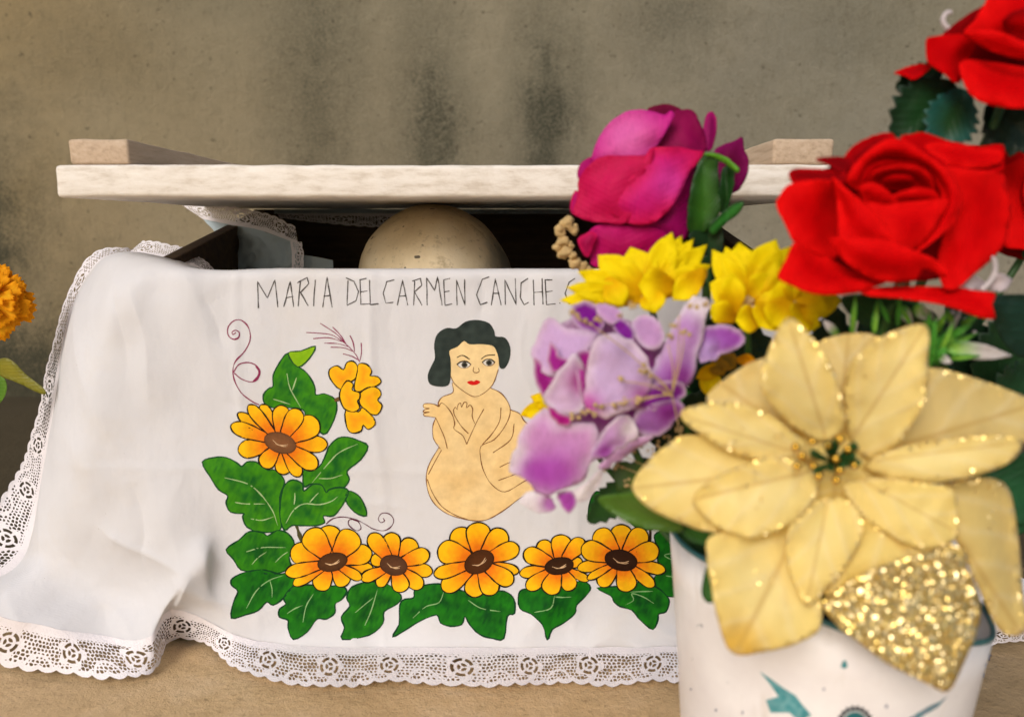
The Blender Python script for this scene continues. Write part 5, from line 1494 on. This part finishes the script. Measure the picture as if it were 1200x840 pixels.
# ---- bright plastic greenery with white tips
gs = thing('plastic_fern', 'bright green plastic fern with white tipped blades behind the gold poinsettia', 'plant', POT_TOP + Vector((.03, -.02, 0)))
GBc, GBd, WT = lin('9ad04a'), lin('55a83a'), lin('d8d2d0')
c9 = lambda x, y: (960 + x / 4.667, 300 + y / 4.667)
for k, (bx, by, tx, ty, wd, wt) in enumerate(((610, 600, 640, 330, 30, 0), (650, 560, 740, 350, 30, 0), (660, 500, 860, 340, 32, 0), (680, 470, 780, 290, 26, 1), (700, 500, 870, 420, 30, 0), (640, 420, 700, 300, 28, 0), (610, 480, 600, 300, 28, 0),
                                             (700, 500, 1050, 545, 80, 1), (520, 280, 630, 350, 60, 1), (450, 280, 510, 380, 50, 1), (650, 545, 725, 585, 40, 1), (720, 560, 880, 545, 24, 0), (640, 590, 700, 480, 36, 0), (620, 520, 560, 250, 26, 0),
                                             (300, 420, 320, 240, 30, 0), (430, 380, 445, 230, 22, 0), (180, 430, 200, 210, 26, 0), (100, 430, 20, 350, 40, 1), (380, 360, 330, 240, 18, 0), (500, 370, 420, 240, 18, 0), (660, 420, 620, 360, 40, 0), (690, 450, 830, 380, 36, 0),
                                             (730, 380, 700, 290, 30, 0), (780, 370, 870, 330, 26, 0), (620, 560, 690, 410, 44, 0))):
    blade('frond', gs, c9(bx, by), c9(tx, ty), wd / 4.667 * 1.2, .352, 4, -6 + (k % 5) * 3, M_GBRIGHT, GBc if k % 3 else GBd, GBd, 'blade', 2, k, tipc=(WT, .15, .4) if wt else None)
tube('stem', [tuple(POT_TOP + Vector((.03, -.02, 0))), tuple(at(1095, 520, .375)), tuple(at(1100, 400, .368))], .0016, M_STEM, gs, .001)
parts = [ico(at(*c9(x, y), .36), .0012, 1) for x, y in ((700, 330), (730, 310), (680, 360), (760, 330), (850, 420), (720, 360), (800, 350))]
V, Fc = merge(parts); mesh('tips', V, Fc, M_WHITEP, gs)

# small white filler flowers with a curled stamen
def white_filler(label, d0, petals, curl, jx, jy):
    t_ = thing('white_filler_flower', label, 'flower', POT_TOP + Vector((jx, jy, 0)))
    for k, (b, t, wd) in enumerate(petals):
        blade('petal', t_, b, t, wd, d0, 0, -3, M_PURP, lin('d9cdd0'), lin('cbbfc4'), seed=k)
    tube('curl', [tuple(at(x, y, d0 - .004)) for x, y in curl], .0013, M_WHITEP, t_, .001, 8, 6)
    stem_to('stem', t_, at(*curl[0], d0 + .002), .0014, jx=jx, jy=jy)
white_filler('small white filler flower with a curled stamen at the edge of the full red rose', .352, [((1155, 335), (1124, 330), 22), ((1155, 335), (1186, 328), 22), ((1155, 336), (1145, 345), 16)], [(1150, 340), (1160, 330), (1166, 318), (1165, 305), (1158, 300)], .04, -.015)
white_filler('white curled filler stamen poking up beside the tallest red rose', .385, [((1150, 30), (1130, 36), 8)], [(1130, 35), (1120, 37), (1110, 33), (1105, 24), (1109, 16), (1115, 15)], .045, .0)

# dark leaves filling the back of the bouquet
fol = thing('leaf_spray', 'dark green artificial leaf spray filling the back of the bouquet', 'foliage', POT_TOP + Vector((.02, .025, 0)))
for k, (b, t, wd, dep, ci) in enumerate((((1120, 480), (1010, 370), 90, .41, LG1), ((1140, 470), (1120, 350), 80, .42, LG2), ((1150, 470), (1215, 360), 90, .415, LG1), ((1160, 490), (1240, 440), 90, .40, lin('1c4a2c')), ((1140, 560), (1225, 590), 100, .375, lin('23603a')),
                                         ((900, 470), (845, 385), 60, .42, LG2), ((900, 480), (880, 380), 60, .425, LG2), ((880, 500), (800, 470), 70, .42, LG2), ((870, 560), (760, 500), 80, .42, LG2), ((880, 590), (740, 545), 70, .41, LG1), ((870, 620), (790, 640), 60, .40, LG1),
                                         ((960, 480), (980, 360), 70, .42, LG2), ((1060, 480), (1060, 350), 80, .425, LG2), ((840, 330), (800, 300), 40, .43, LG1), ((860, 420), (850, 350), 60, .43, LG2), ((940, 720), (960, 690), 30, .335, LG1), ((1010, 760), (990, 690), 40, .335, LG1),
                                         ((1170, 640), (1215, 530), 60, .38, lin('2a6a40')), ((830, 470), (820, 400), 60, .43, LG2), ((1160, 720), (1180, 680), 40, .36, LG1))):
    leaf3(fol, b, t, wd, dep, 2, -2, ci, mixc(ci, LG2, .5), 3, k, n=7)
for tx, ty, dep in ((1120, 480, .41), (900, 480, .42), (1150, 500, .40), (880, 590, .41), (840, 340, .43)):
    p = at(tx, ty, dep)
    tube('stem', [tuple(POT_TOP + Vector((.02, .025, 0))), tuple((POT_TOP + p) / 2 + Vector((0, .015, 0))), tuple(p)], .0016, M_STEM, fol, .001)

# ---- marigold at the left
mg_base = Vector((-.475, .66, 0))
mg = thing('marigold', 'orange marigold with a yellowing leaf beside the left side of the box', 'flower', mg_base)
mc = (-14, 352); md_ = .62
for ring, (n_, rad, dep) in enumerate(((15, 56, 5), (14, 50, -1), (12, 42, -7), (9, 31, -12), (6, 20, -16))):
    for k in range(n_):
        a = 2 * math.pi * (k + .5 * (ring % 2)) / n_ + random.uniform(-.1, .1)
        rr = rad * random.uniform(.85, 1.08)
        col_ = mixc(lin('f5ac16'), lin('fcca2a'), random.random())
        blade('petal', mg, mc, (mc[0] + rr * math.cos(a), mc[1] + rr * .85 * math.sin(a)), rad * .42, md_, 0, dep, M_YEL, col_, lin('f8a812'), 'fringe', 2, k + ring * 20)
tube('stem', [tuple(mg_base), tuple(at(-45, 480, .65)), tuple(at(-16, 356, md_ + .006))], .0025, M_STEM, mg, .002)
petal('leaf', mg, [(-10, 425, 0), (10, 420, -3), (30, 438, -4), (52, 456, -6), (50, 462, -6), (20, 448, -4), (0, 440, 0)], .62, M_LEAF, lin('8c8628'), lin('757420'), 1, 1, ((-10, 430), (52, 460)))
petal('leaf', mg, [(-20, 440, 0), (2, 440, -2), (8, 455, -2), (0, 472, 0), (-20, 480, 2)], .625, M_LEAF, lin('4a7a22'), lin('5f8a28'), 1, 1, ((-20, 440), (4, 470)))
